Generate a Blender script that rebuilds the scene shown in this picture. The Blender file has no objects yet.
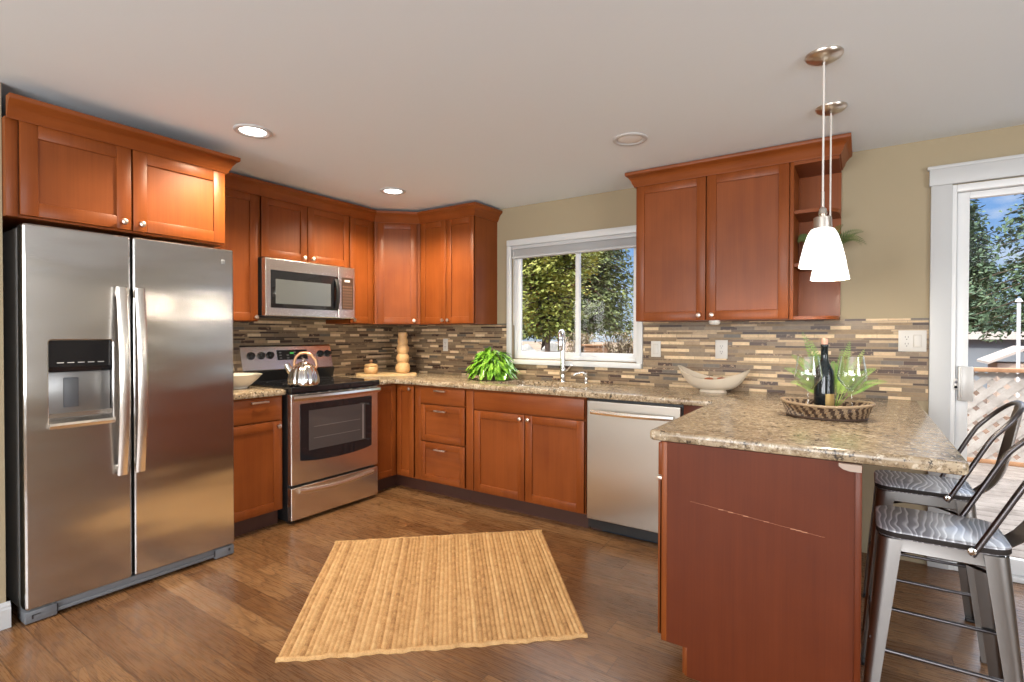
import bpy, bmesh, math, random
from mathutils import Vector, Matrix
random.seed(7)
SC = bpy.context.scene
COL = SC.collection
R = math.radians

# ------------------------------------------------------------------ camera, sky, sun, fill lamps, exposure
CAM = Vector((3.8402, -3.6969, 1.278))
cd = bpy.data.cameras.new('camera'); cam = bpy.data.objects.new('camera', cd); COL.objects.link(cam)
cd.sensor_width = 36.0; cd.lens = 522.076 / 1024 * 36; cd.clip_start = 0.05; cd.clip_end = 300
ya, pt, ro = R(33.8313), R(-0.6615), R(0.0921)
F = Vector((-math.sin(ya) * math.cos(pt), math.cos(ya) * math.cos(pt), math.sin(pt)))
Rt = Vector((math.cos(ya), math.sin(ya), 0)); Up = Rt.cross(F)
R2 = Rt * math.cos(ro) + Up * math.sin(ro); U2 = -Rt * math.sin(ro) + Up * math.cos(ro)
m = Matrix((R2, U2, -F)).transposed().to_4x4(); m.translation = CAM
cam.matrix_world = m
SC.camera = cam
SC.view_settings.view_transform = 'Standard'; SC.view_settings.look = 'None'
SC.view_settings.gamma = 1.0; SC.view_settings.use_curve_mapping = False
SC.view_settings.exposure = 0.2

SKY_LOW, SKY_HIGH = .90, 5.5  # sky above the view is boosted to light the room and glare the floor
w = bpy.data.worlds.new('sky'); SC.world = w; w.use_nodes = True
nt = w.node_tree; nt.nodes.clear()
def wn(t, **k):
    n = nt.nodes.new(t)
    for a, b in k.items(): setattr(n, a, b)
    return n
tc = wn('ShaderNodeTexCoord'); sp = wn('ShaderNodeSeparateXYZ'); nt.links.new(tc.outputs['Generated'], sp.inputs[0])
rmp = wn('ShaderNodeValToRGB'); nt.links.new(sp.outputs[2], rmp.inputs[0])
e = rmp.color_ramp.elements; e[0].position = 0.0; e[0].color = (.50, .62, .74, 1); e[1].position = 0.22; e[1].color = (.15, .36, .78, 1)
x = e.new(.08); x.color = (.34, .53, .80, 1)
mp = wn('ShaderNodeMapping'); mp.inputs['Scale'].default_value = (1, 1, 2.6); nt.links.new(tc.outputs['Generated'], mp.inputs[0])
cn = wn('ShaderNodeTexNoise'); cn.inputs['Scale'].default_value = 3.4; cn.inputs['Detail'].default_value = 7; cn.inputs['Roughness'].default_value = .6
nt.links.new(mp.outputs[0], cn.inputs[0])
cr = wn('ShaderNodeValToRGB'); cr.color_ramp.elements[0].position = .50; cr.color_ramp.elements[1].position = .66; nt.links.new(cn.outputs[0], cr.inputs[0])
mx = wn('ShaderNodeMixRGB'); mx.inputs[2].default_value = (.86, .88, .92, 1); nt.links.new(cr.outputs[0], mx.inputs[0]); nt.links.new(rmp.outputs[0], mx.inputs[1])
hi = wn('ShaderNodeMapRange', interpolation_type='SMOOTHSTEP'); hi.inputs[1].default_value = .30; hi.inputs[2].default_value = .55
hi.inputs[3].default_value = 0.0; hi.inputs[4].default_value = 1.0; nt.links.new(sp.outputs[2], hi.inputs[0])
mx2 = wn('ShaderNodeMixRGB'); mx2.inputs[2].default_value = (.93, .97, 1.0, 1); nt.links.new(hi.outputs[0], mx2.inputs[0]); nt.links.new(mx.outputs[0], mx2.inputs[1])
st = wn('ShaderNodeMapRange'); st.inputs[3].default_value = SKY_LOW; st.inputs[4].default_value = SKY_HIGH; nt.links.new(hi.outputs[0], st.inputs[0])
bg = wn('ShaderNodeBackground'); nt.links.new(mx2.outputs[0], bg.inputs[0]); nt.links.new(st.outputs[0], bg.inputs[1])
ow = wn('ShaderNodeOutputWorld'); nt.links.new(bg.outputs[0], ow.inputs[0])

def lamp(name, kind, loc, energy, color=(1, 1, 1), direction=None, **k):
    d = bpy.data.lights.new(name, kind); d.energy = energy; d.color = color
    for a, b in k.items(): setattr(d, a, b)
    o = bpy.data.objects.new(name, d); COL.objects.link(o); o.location = loc
    if direction is not None: o.rotation_euler = Vector(direction).to_track_quat('-Z', 'Y').to_euler()
    return o
lamp('sun', 'SUN', (0, -20, 20), 3.8, (1, .93, .82), (.45, .8, -.85), angle=.01)
# added fill lamps in made-up openings behind the camera, tilted up towards the ceiling
REAR_OPENINGS = [(1.9, 1.8), (4.0, 1.8)]          # centre x, width in wall y = -7
for cx_, ww_ in REAR_OPENINGS:
    lamp('rear_fill_lamp', 'AREA', (cx_, -6.97, 1.45), 108, (.95, .98, 1), (0, 1, .22), shape='RECTANGLE', size=ww_, size_y=1.5)
lamp('side_fill_lamp', 'AREA', (6.97, -3.6, 1.45), 96, (.95, .98, 1), (-1, 0, .22), shape='RECTANGLE', size=2.4, size_y=1.5)  # lamp added as soft fill in an unseen right-wall opening
for (loc, dr, sx, sy) in [((1.91, .10, 1.55), (0, -1, 0), 1.2, 1.1), ((5.0, .10, 1.05), (0, -1, 0), 1.8, 2.1)]:
    o = lamp('sky_portal', 'AREA', loc, 1, (1, 1, 1), dr, shape='RECTANGLE', size=sx, size_y=sy); o.data.cycles.is_portal = True

# ------------------------------------------------------------------ materials
MATS = {}
class NT:
    def __init__(s, name):
        s.m = bpy.data.materials.new(name); s.m.use_nodes = True; s.t = s.m.node_tree
        s.b = s.t.nodes['Principled BSDF']; MATS[name] = s.m
    def n(s, typ, ins=None, **k):
        nd = s.t.nodes.new('ShaderNode' + typ)
        for a, b in k.items(): setattr(nd, a, b)
        for a, b in (ins or {}).items():
            if hasattr(b, 'is_linked') or hasattr(b, 'links'): s.t.links.new(b, nd.inputs[a])
            else: nd.inputs[a].default_value = b
        return nd
    def math(s, op, a, b=None):
        d = {0: a}
        if b is not None: d[1] = b
        return s.n('Math', d, operation=op).outputs[0]
    def ramp(s, fac, stops, interp='LINEAR'):
        nd = s.n('ValToRGB', {0: fac}); nd.color_ramp.interpolation = interp
        el = nd.color_ramp.elements
        while len(el) > 1: el.remove(el[-1])
        for i, (p, c) in enumerate(stops):
            q = el[0] if i == 0 else el.new(p)
            q.position = p; q.color = (*c, 1) if len(c) == 3 else c
        return nd.outputs[0]
    def set(s, **k):
        for a, b in k.items():
            a = a.replace('_', ' ')
            if hasattr(b, 'links'): s.t.links.new(b, s.b.inputs[a])
            else: s.b.inputs[a].default_value = (*b, 1) if isinstance(b, tuple) and len(b) == 3 else b
        return s
    def coords(s, scale=(1, 1, 1), kind='Object', rnd=0.0):
        c = s.n('TexCoord').outputs[kind]
        if rnd:
            oi = s.n('ObjectInfo'); v = s.n('VectorMath', {0: c}, operation='ADD'); k = s.math('MULTIPLY', oi.outputs['Random'], rnd)
            cb = s.n('CombineXYZ', {0: k, 1: k, 2: k}); s.t.links.new(cb.outputs[0], v.inputs[1]); c = v.outputs[0]
        return s.n('Mapping', {0: c, 'Scale': scale}).outputs[0]
    def noise(s, vec, scale=5, detail=4, rough=.5, dist=0):
        return s.n('TexNoise', {0: vec, 'Scale': scale, 'Detail': detail, 'Roughness': rough, 'Distortion': dist}).outputs[0]
    def bump(s, h, strength=.2, dist=.01):
        s.t.links.new(s.n('Bump', {'Height': h, 'Strength': strength, 'Distance': dist}).outputs[0], s.b.inputs['Normal']); return s
def plain(name, col, rough=.5, metal=0.0, **k):
    s = NT(name); s.set(Base_Color=col, Roughness=rough, Metallic=metal, **k); return s.m

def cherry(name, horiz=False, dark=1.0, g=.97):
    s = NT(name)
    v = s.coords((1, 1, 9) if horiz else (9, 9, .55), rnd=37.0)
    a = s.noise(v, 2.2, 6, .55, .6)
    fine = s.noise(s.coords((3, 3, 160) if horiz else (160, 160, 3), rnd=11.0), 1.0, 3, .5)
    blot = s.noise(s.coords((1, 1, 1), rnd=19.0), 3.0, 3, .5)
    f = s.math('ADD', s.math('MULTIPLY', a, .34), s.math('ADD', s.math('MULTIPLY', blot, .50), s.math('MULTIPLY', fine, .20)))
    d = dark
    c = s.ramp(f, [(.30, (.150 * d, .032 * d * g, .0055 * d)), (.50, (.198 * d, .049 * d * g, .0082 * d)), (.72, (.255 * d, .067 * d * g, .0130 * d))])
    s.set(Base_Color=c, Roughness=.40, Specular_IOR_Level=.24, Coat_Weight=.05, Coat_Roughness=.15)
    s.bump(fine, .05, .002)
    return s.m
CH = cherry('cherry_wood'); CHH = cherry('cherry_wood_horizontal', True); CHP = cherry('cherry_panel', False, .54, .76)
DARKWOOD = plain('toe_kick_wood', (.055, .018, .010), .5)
SHADOWGAP = plain('gap_dark', (.02, .012, .009), .7)

def steel(name, col=(.80, .755, .70), rough=.27, wave=0.0, aniso=.45, brush=(6, 6, 900)):
    s = NT(name)
    s.set(Base_Color=col, Metallic=1.0, Roughness=rough, Anisotropic=aniso)
    tg = s.n('Tangent', direction_type='RADIAL', axis='Z'); s.t.links.new(tg.outputs[0], s.b.inputs['Tangent'])
    if wave:
        wv = s.noise(s.coords((1.0, 1.0, 3.6)), 1.6, 1.0, .4)
        s.bump(wv, wave, .02)
    return s.m
STEEL = steel('brushed_steel'); STEELF = steel('fridge_steel', (.56, .535, .51), .19, .30); STEELD = steel('dishwasher_steel', (.50, .455, .40), .33, .06)
CHROME = plain('chrome', (.75, .74, .72), .12, 1.0); NICKEL = plain('brushed_nickel', (.62, .56, .50), .28, 1.0); PULL = plain('satin_pull', (.70, .58, .50), .3, 1.0)
GREYPLASTIC = plain('grey_plastic', (.13, .135, .145), .5); FRSIDE = plain('fridge_side_grey', (.20, .19, .18), .45)
BLACKGLASS = plain('black_glass', (.012, .012, .014), .06); BLACK = plain('black_plastic', (.012, .012, .013), .38); DARKGREY = plain('dark_grey', (.05, .05, .055), .4)
OVENGLASS = plain('oven_window_glass', (.062, .054, .052), .10); MWGLASS = plain('microwave_window_glass', (.10, .105, .108), .09)
WHITEPAINT = plain('white_trim_paint', (.50, .50, .50), .42); VINYL = plain('white_vinyl', (.72, .72, .72), .35); WINPAINT = plain('window_trim_paint', (.62, .62, .61), .4)
WHITEPLATE = plain('white_plate', (.56, .53, .49), .4); SLOT = plain('outlet_slot', (.06, .05, .05), .6)
CERAMIC = plain('white_ceramic', (.70, .64, .54), .28); BOWLMAT = plain('cream_bowl', (.66, .58, .47), .38)
BLINDMAT = plain('blind_slats', (.60, .60, .60), .5)
GUN = plain('gunmetal', (.25, .235, .225), .36, 1.0); GUND = plain('dark_gunmetal', (.13, .12, .125), .34, 1.0)
COPPER = plain('copper_handle', (.62, .36, .20), .32, 1.0)
def painted(name, col, scale=220, st=.06, rough=.75):
    s = NT(name); s.set(Base_Color=col, Roughness=rough); s.bump(s.noise(s.coords(), scale, 3), st, .003); return s.m
WALL = painted('tan_wall_paint', (.34, .272, .172)); CEIL = painted('white_ceiling_paint', (.74, .79, .835), 90, .10, .85)

def mk_floor():
    s = NT('wood_plank_floor')
    c = s.n('TexCoord').outputs['Object']; sx = s.n('SeparateXYZ', {0: c})
    PW, PL = .125, 1.15
    row = s.math('FLOOR', s.math('DIVIDE', sx.outputs[1], PW))
    off = s.n('TexWhiteNoise', {'W': row}, noise_dimensions='1D').outputs[0]
    xx = s.math('ADD', s.math('DIVIDE', sx.outputs[0], PL), s.math('MULTIPLY', off, 7.3))
    cell = s.math('FLOOR', xx)
    idn = s.n('TexWhiteNoise', {0: s.n('CombineXYZ', {0: row, 1: cell}).outputs[0]}, noise_dimensions='2D')
    rid = idn.outputs[0]
    fy = s.math('FRACT', s.math('DIVIDE', sx.outputs[1], PW)); fx = s.math('FRACT', xx)
    ey = s.math('MINIMUM', fy, s.math('SUBTRACT', 1.0, fy)); ex = s.math('MULTIPLY', s.math('MINIMUM', fx, s.math('SUBTRACT', 1.0, fx)), PL / PW)
    edge = s.n('MapRange', {0: s.math('MINIMUM', ex, ey), 1: .0, 2: .028, 3: 0.0, 4: 1.0}).outputs[0]
    vec = s.n('CombineXYZ', {0: s.math('ADD', s.math('MULTIPLY', sx.outputs[0], 1.0), s.math('MULTIPLY', rid, 31.0)), 1: s.math('ADD', s.math('MULTIPLY', sx.outputs[1], 4.2), s.math('MULTIPLY', rid, 17.0)), 2: rid}).outputs[0]
    g1 = s.noise(vec, 1.5, 1.5, .45, .7)
    rings = s.math('FRACT', s.math('MULTIPLY', g1, 15.0))
    rings = s.math('POWER', rings, 3.0)
    g2 = s.noise(s.n('VectorMath', {0: vec, 1: (1.5, 9.0, 1)}, operation='MULTIPLY').outputs[0], 6.0, 5, .6)
    blot = s.noise(c, 2.3, 4, .6)
    f = s.math('ADD', s.math('MULTIPLY', g2, .40), s.math('ADD', s.math('MULTIPLY', rid, .22), s.math('MULTIPLY', blot, .40)))
    col = s.ramp(f, [(.30, (.070, .028, .010)), (.48, (.155, .071, .027)), (.68, (.26, .137, .060))])
    col = s.n('MixRGB', {0: s.math('MULTIPLY', rings, .72), 1: col, 2: (.075, .034, .016, 1)}).outputs[0]
    col = s.n('MixRGB', {0: edge, 1: (.06, .026, .011, 1), 2: col}).outputs[0]
    rg = s.n('MapRange', {0: g2, 3: .20, 4: .36}).outputs[0]
    s.set(Base_Color=col, Roughness=rg, Specular_IOR_Level=.4)
    h = s.math('ADD', s.math('MULTIPLY', edge, 1.0), s.math('ADD', s.math('MULTIPLY', blot, .9), s.math('MULTIPLY', rings, -.25)))
    s.bump(h, .08, .004)
    return s.m
FLOOR = mk_floor()

def mk_tile(axis):
    s = NT('mosaic_strip_tile_' + 'xy'[axis])
    c = s.n('TexCoord').outputs['Object']; sx = s.n('SeparateXYZ', {0: c})
    u = sx.outputs[axis]; z = sx.outputs[2]
    P = .0505
    t = s.math('DIVIDE', z, P); per = s.math('FLOOR', t); q = s.math('FRACT', t)
    a1 = s.math('GREATER_THAN', q, .45); a2 = s.math('GREATER_THAN', q, .76)
    sub = s.math('ADD', a1, a2)
    row = s.math('ADD', s.math('MULTIPLY', per, 3.0), sub)
    # distance to row borders
    d = s.math('MINIMUM', s.math('ABSOLUTE', s.math('SUBTRACT', q, .45)), s.math('ABSOLUTE', s.math('SUBTRACT', q, .76)))
    d = s.math('MINIMUM', d, s.math('MINIMUM', q, s.math('SUBTRACT', 1.0, q)))
    dz = s.math('MULTIPLY', d, P)
    L = s.math('ADD', .105, s.math('MULTIPLY', sub, .055))
    ro_ = s.n('TexWhiteNoise', {'W': row}, noise_dimensions='1D').outputs[0]
    uu = s.math('ADD', s.math('DIVIDE', u, L), s.math('MULTIPLY', ro_, 9.7))
    cell = s.math('FLOOR', uu); fu = s.math('FRACT', uu)
    du = s.math('MULTIPLY', s.math('MINIMUM', fu, s.math('SUBTRACT', 1.0, fu)), L)
    rid = s.n('TexWhiteNoise', {0: s.n('CombineXYZ', {0: row, 1: cell}).outputs[0]}, noise_dimensions='2D').outputs[0]
    tile = s.math('GREATER_THAN', s.math('MINIMUM', du, dz), .0010)
    ca = s.ramp(rid, [(0, (.60, .445, .275)), (.27, (.17, .118, .072)), (.45, (.235, .165, .098)), (.58, (.055, .028, .018)), (.73, (.48, .34, .20)), (.83, (.115, .095, .075)), (.93, (.31, .21, .12))], 'CONSTANT')
    cb = s.ramp(rid, [(0, (.24, .165, .095)), (.32, (.42, .295, .17)), (.50, (.13, .08, .046)), (.72, (.20, .14, .085)), (.90, (.045, .024, .016))], 'CONSTANT')
    col = s.n('MixRGB', {0: a1, 1: ca, 2: cb}).outputs[0]
    mot = s.noise(c, 55, 4, .65)
    vein = s.math('MULTIPLY', s.math('GREATER_THAN', rid, .62), s.math('LESS_THAN', rid, .74))
    mix = s.n('MixRGB', {0: s.math('MULTIPLY', s.math('MULTIPLY', vein, s.math('GREATER_THAN', mot, .58)), .7), 1: col, 2: (.34, .23, .14, 1)}, ).outputs[0]
    mul = s.n('MixRGB', {0: 1.0, 1: mix, 2: s.ramp(mot, [(.25, (.9, .9, .9)), (.75, (1.3, 1.3, 1.3))])}, blend_type='MULTIPLY').outputs[0]
    fin = s.n('MixRGB', {0: tile, 1: (.24, .185, .125, 1), 2: mul}).outputs[0]
    rg = s.n('MapRange', {0: s.math('GREATER_THAN', rid, .3), 3: .55, 4: .38}).outputs[0]
    s.set(Base_Color=fin, Roughness=rg, Specular_IOR_Level=.35)
    s.bump(tile, .35, .0015)
    return s.m
TILEX, TILEY = mk_tile(0), mk_tile(1)

def mk_granite():
    s = NT('speckled_granite')
    c = s.coords()
    big = s.noise(s.coords((5, 9, 5)), 1.6, 5, .6, .8)
    col = s.ramp(big, [(.3, (.25, .175, .105)), (.5, (.37, .28, .18)), (.7, (.46, .365, .255))])
    n1 = s.noise(c, 46, 5, .75)
    col = s.n('MixRGB', {0: s.ramp(n1, [(.50, (0, 0, 0)), (.58, (.8, .8, .8))]), 1: col, 2: (.165, .11, .062, 1)}).outputs[0]
    n2 = s.noise(s.coords((1, 1, 1)), 32, 6, .8)
    col = s.n('MixRGB', {0: s.ramp(n2, [(.555, (0, 0, 0)), (.60, (.97, .97, .97))]), 1: col, 2: (.035, .026, .02, 1)}).outputs[0]
    n3 = s.noise(c, 62, 3, .6)
    col = s.n('MixRGB', {0: s.ramp(n3, [(.56, (0, 0, 0)), (.66, (.7, .7, .7))]), 1: col, 2: (.68, .58, .45, 1)}).outputs[0]
    s.set(Base_Color=col, Roughness=.20, Specular_IOR_Level=.4)
    return s.m
GRANITE = mk_granite()

def mk_jute():
    s = NT('braided_jute')
    uv = s.n('Attribute', attribute_name='braid'); sv = s.n('SeparateXYZ', {0: uv.outputs['Vector']})
    row = s.math('FLOOR', sv.outputs[0])
    r1 = s.n('TexWhiteNoise', {'W': row}, noise_dimensions='1D').outputs[0]
    along = s.noise(s.n('CombineXYZ', {0: s.math('MULTIPLY', row, 7.31), 1: s.math('MULTIPLY', sv.outputs[1], .16), 2: 0.0}).outputs[0], 1.0, 4, .65)
    f = s.math('ADD', s.math('MULTIPLY', r1, .28), s.math('MULTIPLY', along, .90))
    fib = s.noise(s.coords((1, 1, 1)), 210, 4, .75)
    col = s.ramp(s.math('ADD', f, s.math('MULTIPLY', s.math('SUBTRACT', fib, .5), 1.1)), [(.3, (.24, .115, .040)), (.5, (.41, .225, .085)), (.70, (.52, .315, .140)), (.98, (.63, .43, .22))])
    s.set(Base_Color=col, Roughness=.9)
    s.bump(fib, .5, .003)
    return s.m
JUTE = mk_jute()

def mk_seatwood():
    s = NT('limed_seat_wood')
    v = s.coords((9, 2.0, 2), rnd=5.0)
    g = s.noise(s.coords((5, 2.6, 2), rnd=5.0), 1.3, 2, .45, .3)
    sx_ = s.n('SeparateXYZ', {0: s.n('TexCoord').outputs['Object']})
    rings = s.math('FRACT', s.math('ADD', s.math('MULTIPLY', sx_.outputs[0], 52.0), s.math('MULTIPLY', g, 8.0)))
    col = s.ramp(rings, [(.0, (.22, .215, .235)), (.55, (.30, .295, .32)), (.86, (.68, .68, .71)), (.97, (.34, .33, .35))])
    s.set(Base_Color=col, Roughness=.22); s.bump(rings, .12, .002)
    return s.m
SEATWOOD = mk_seatwood(); SEATEDGE = plain('seat_edge_dark', (.022, .017, .015), .6, Specular_IOR_Level=.15)

def leafmat(name, stops, scale=6, rough=.5):
    s = NT(name); f = s.noise(s.coords(), scale, 4, .7); s.set(Base_Color=s.ramp(f, stops), Roughness=rough); return s.m
CONIFER = leafmat('conifer_needles', [(.3, (.055, .075, .022)), (.55, (.14, .165, .05)), (.75, (.29, .30, .105))], 1.6, .8)
YELLOWTREE = leafmat('yellow_green_leaves', [(.3, (.08, .11, .018)), (.5, (.28, .31, .06)), (.7, (.58, .52, .15))], 1.3, .7)
PINE = leafmat('pine_needles', [(.3, (.025, .055, .028)), (.55, (.07, .115, .055)), (.8, (.16, .20, .09))], 1.5, .8)
IVY = leafmat('glossy_leaf', [(.32, (.05, .14, .014)), (.5, (.15, .36, .025)), (.68, (.34, .58, .07))], 24, .25)
_f = NT('fern_green'); _fc = _f.math('ADD', _f.math('MULTIPLY', _f.noise(_f.coords(), 14, 4, .7), .6), _f.math('MULTIPLY', _f.n('ObjectInfo').outputs['Random'], .4))
_f.set(Base_Color=_f.ramp(_fc, [(.25, (.055, .15, .018)), (.5, (.17, .32, .04)), (.75, (.46, .56, .13))]), Roughness=.5); FERN = _f.m
FERND = leafmat('dusty_fern', [(.35, (.05, .08, .022)), (.6, (.15, .19, .055))], 12, .6)
BARK = leafmat('bark', [(.3, (.06, .04, .03)), (.7, (.16, .11, .08))], 9, .9)
DECKWOOD = leafmat('weathered_deck', [(.3, (.11, .085, .07)), (.7, (.25, .21, .185))], 4, .8)
LATTICE = leafmat('lattice_wood', [(.3, (.24, .21, .19)), (.7, (.38, .35, .325))], 5, .8); RAILWOOD = leafmat('rail_wood', [(.3, (.20, .095, .045)), (.7, (.34, .18, .09))], 4, .7)
DIRT = leafmat('dry_yard', [(.3, (.10, .06, .035)), (.55, (.18, .12, .075)), (.75, (.25, .19, .13))], .8, .95); ROCKMAT = leafmat('rock', [(.3, (.14, .13, .12)), (.7, (.42, .40, .37))], 3, .9)
TANWOOD = leafmat('light_turned_wood', [(.3, (.48, .27, .115)), (.7, (.66, .42, .20))], 14, .5); BOARDWOOD = leafmat('board_wood', [(.3, (.50, .32, .14)), (.7, (.70, .50, .26))], 12, .45)
BASKETD = plain('dark_wicker', (.06, .030, .016), .6); BASKETL = plain('pale_wicker', (.30, .205, .12), .6)
APPLE = leafmat('red_fruit', [(.3, (.38, .09, .04)), (.7, (.55, .22, .10))], 16, .35)
BOTTLEG = plain('dark_bottle_glass', (.008, .012, .014), .06); GOLD = plain('gold_label', (.42, .28, .10), .4, .4); CORK = plain('cork_capsule', (.55, .30, .22), .6); REDP = plain('red_knob', (.42, .03, .03), .35)
GREENLED = NT('green_display').set(Base_Color=(.02, .1, .02), Emission_Color=(.1, .8, .15), Emission_Strength=.5).m
LENS = NT('lamp_lens').set(Base_Color=(.9, .9, .9), Emission_Color=(1, .96, .9), Emission_Strength=6.0).m
LENSOFF = plain('lamp_lens_unlit', (.80, .79, .77), .5)
SHADE = NT('lit_frosted_glass').set(Base_Color=(.9, .9, .88), Roughness=.4, Emission_Color=(1, .95, .88), Emission_Strength=1.5).m
def glassmat(name, rough=0.0, ior=1.45, tint=(1, 1, 1), thin=True, refl=(.02, .55)):
    s = NT(name)
    if thin:
        t = s.n('BsdfTransparent', {0: (*tint, 1)}); g = s.n('BsdfGlossy', {0: (1, 1, 1, 1), 'Roughness': .02}); lw = s.n('LayerWeight', {0: .5}); fr = s.math('MINIMUM', .9, s.math('ADD', refl[0], s.math('MULTIPLY', s.math('POWER', lw.outputs['Facing'], 4.0), refl[1])))
        mxx = s.n('MixShader', {0: fr, 1: t.outputs[0], 2: g.outputs[0]})
        out = [n for n in s.t.nodes if n.type == 'OUTPUT_MATERIAL'][0]; s.t.links.new(mxx.outputs[0], out.inputs[0])
    else:
        s.set(Base_Color=tint, Roughness=rough, IOR=ior, Transmission_Weight=1.0)
    return s.m
PANE = glassmat('window_glass', refl=(.012, .35)); WINEGLASS = glassmat('wine_glass', thin=True, tint=(.955, .96, .96), refl=(.06, 1.2))

# ------------------------------------------------------------------ mesh helpers
class MB:
    """collects shapes (in world metres, or through a frame matrix) and links them as one mesh object"""
    def __init__(s, frame=None): s.bm = bmesh.new(); s.fr = frame or Matrix(); s.mats = []; s.rnd = False; s.wn = False
    def _mi(s, m):
        if m is None: return 0
        if m not in s.mats: s.mats.append(m)
        return s.mats.index(m)
    def _fin(s, vs, m):
        mi = s._mi(m)
        for f in {f for v in vs for f in v.link_faces}: f.material_index = mi
        for v in vs: v.co = s.fr @ v.co
    def box(s, x0, x1, y0, y1, z0, z1, bev=0.0, m=None, seg=2):
        r = bmesh.ops.create_cube(s.bm, size=1.0); vs = r['verts']
        for v in vs: v.co = Vector((x0 + (v.co.x + .5) * (x1 - x0), y0 + (v.co.y + .5) * (y1 - y0), z0 + (v.co.z + .5) * (z1 - z0)))
        if bev and seg > 2: s.wn = True
        if bev:
            es = list({e for v in vs for e in v.link_edges})
            b = bmesh.ops.bevel(s.bm, geom=es, offset=bev, segments=seg, affect='EDGES', profile=.5)
            vs = list({v for f in b['faces'] for v in f.verts} | {v for v in vs if v.is_valid})
            vs = s._grow(vs)
        s._fin(vs, m); return s
    def _grow(s, vs):
        seen = set(vs); st = list(vs)
        while st:
            v = st.pop()
            for e_ in v.link_edges:
                o = e_.other_vert(v)
                if o not in seen: seen.add(o); st.append(o)
        return list(seen)
    def rings(s, rings, closed=True, cap0=True, cap1=True, m=None):
        vv = [[s.bm.verts.new(p) for p in r] for r in rings]; n = len(vv[0])
        if n > 9: s.rnd = True
        for a, b in zip(vv, vv[1:]):
            for i in range(n if closed else n - 1):
                j = (i + 1) % n
                try: s.bm.faces.new((a[i], a[j], b[j], b[i]))
                except ValueError: pass
        if cap0 and n > 2: s.bm.faces.new(vv[0][::-1])
        if cap1 and n > 2: s.bm.faces.new(vv[-1])
        s._fin([v for r in vv for v in r], m); return s
    def lathe(s, prof, c=(0, 0, 0), n=28, m=None, sx=1.0, sy=1.0, axis='z', cap=True):
        rs = []
        for r, z in prof:
            ring = []
            for i in range(n):
                a = 2 * math.pi * i / n
                p = (r * math.cos(a) * sx, r * math.sin(a) * sy, z)
                if axis == 'x': p = (p[2], p[0], p[1])
                elif axis == 'y': p = (p[0], -p[2], p[1])
                ring.append((c[0] + p[0], c[1] + p[1], c[2] + p[2]))
            rs.append(ring)
        return s.rings(rs, True, cap, cap, m)
    def tube(s, pts, r, n=10, m=None, flat=1.0, caps=True):
        s.rnd = True; pts = [Vector(p) for p in pts]; rs = []; up = Vector((0, 0, 1)); pn = None
        for i, p in enumerate(pts):
            t = (pts[min(i + 1, len(pts) - 1)] - pts[max(i - 1, 0)]).normalized()
            if pn is None:
                ref = up if abs(t.z) < .9 else Vector((1, 0, 0)); a = t.cross(ref).normalized()
            else:
                a = (pn - t * pn.dot(t)).normalized()
            pn = a; b = t.cross(a); rad = r[i] if isinstance(r, (list, tuple)) else r
            rs.append([p + a * rad * math.cos(2 * math.pi * k / n) + b * rad * flat * math.sin(2 * math.pi * k / n) for k in range(n)])
        return s.rings(rs, True, caps, caps, m)
    def prism(s, poly, h0, h1, axis='z', m=None):
        def P(a, b, h): return {'z': (a, b, h), 'y': (a, h, b), 'x': (h, a, b)}[axis]
        return s.rings([[P(a, b, h0) for a, b in poly], [P(a, b, h1) for a, b in poly]], True, True, True, m)
    def quad(s, ps, m=None):
        vs = [s.bm.verts.new(p) for p in ps]; s.bm.faces.new(vs); s._fin(vs, m); return s
    def shell(s, t):
        bmesh.ops.solidify(s.bm, geom=s.bm.faces[:], thickness=t); return s
def tagp(o, label=None, cat=None, group=None, kind=None):
    if label: o['label'] = label
    if cat: o['category'] = cat
    if group: o['group'] = group
    if kind: o['kind'] = kind
    return o
def root_of(parent):
    while parent.parent: parent = parent.parent
    return parent
def link(name, mb, mat=None, parent=None, label=None, smooth=35, normals=True):
    me = bpy.data.meshes.new(name)
    if normals: bmesh.ops.recalc_face_normals(mb.bm, faces=mb.bm.faces[:])
    if parent is not None:
        o0 = root_of(parent)
        mb.bm.transform((Matrix.Translation(o0.location) @ o0.rotation_euler.to_matrix().to_4x4()).inverted())
    mb.bm.to_mesh(me); mb.bm.free()
    ms = mb.mats if mb.mats else [mat]
    for q in ms: me.materials.append(q)
    if smooth == 35: smooth = 52 if mb.rnd else 26
    if smooth:
        for p in me.polygons: p.use_smooth = True
        me.set_sharp_from_angle(angle=R(smooth))
    o = bpy.data.objects.new(name, me); COL.objects.link(o)
    if mb.wn and not mb.rnd:
        md_ = o.modifiers.new('weighted', 'WEIGHTED_NORMAL'); md_.keep_sharp = True
    if parent is not None: o.parent = parent
    if label: o['label'] = label
    return o
def thing(name, label, cat, loc=(0, 0, 0), group=None, rz=0):
    o = bpy.data.objects.new(name, None); COL.objects.link(o); o.location = loc; o.rotation_euler = (0, 0, rz); o.empty_display_size = .05
    return tagp(o, label, cat, group)
def solo(name, mb, mat, label, cat, group=None, smooth=35, origin=None, **k):
    me_o = link(name, mb, mat, None, None, smooth, **k)
    if origin is not None:
        me_o.data.transform(Matrix.Translation(-Vector(origin))); me_o.location = origin
    return tagp(me_o, label, cat, group)
def struct(name, mb, mat, smooth=35, parent=None): return tagp(link(name, mb, mat, parent, None, smooth), kind=None if parent else 'structure')
def dup(root, loc, label=None, rz=None):
    r_ = root.copy(); COL.objects.link(r_); r_.location = loc
    if rz is not None: r_.rotation_euler = (0, 0, rz)
    if label: r_['label'] = label
    for ch in list(root.children):
        c = ch.copy(); COL.objects.link(c); c.parent = r_
        for g in ch.children:
            d = g.copy(); COL.objects.link(d); d.parent = c
    return r_
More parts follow.
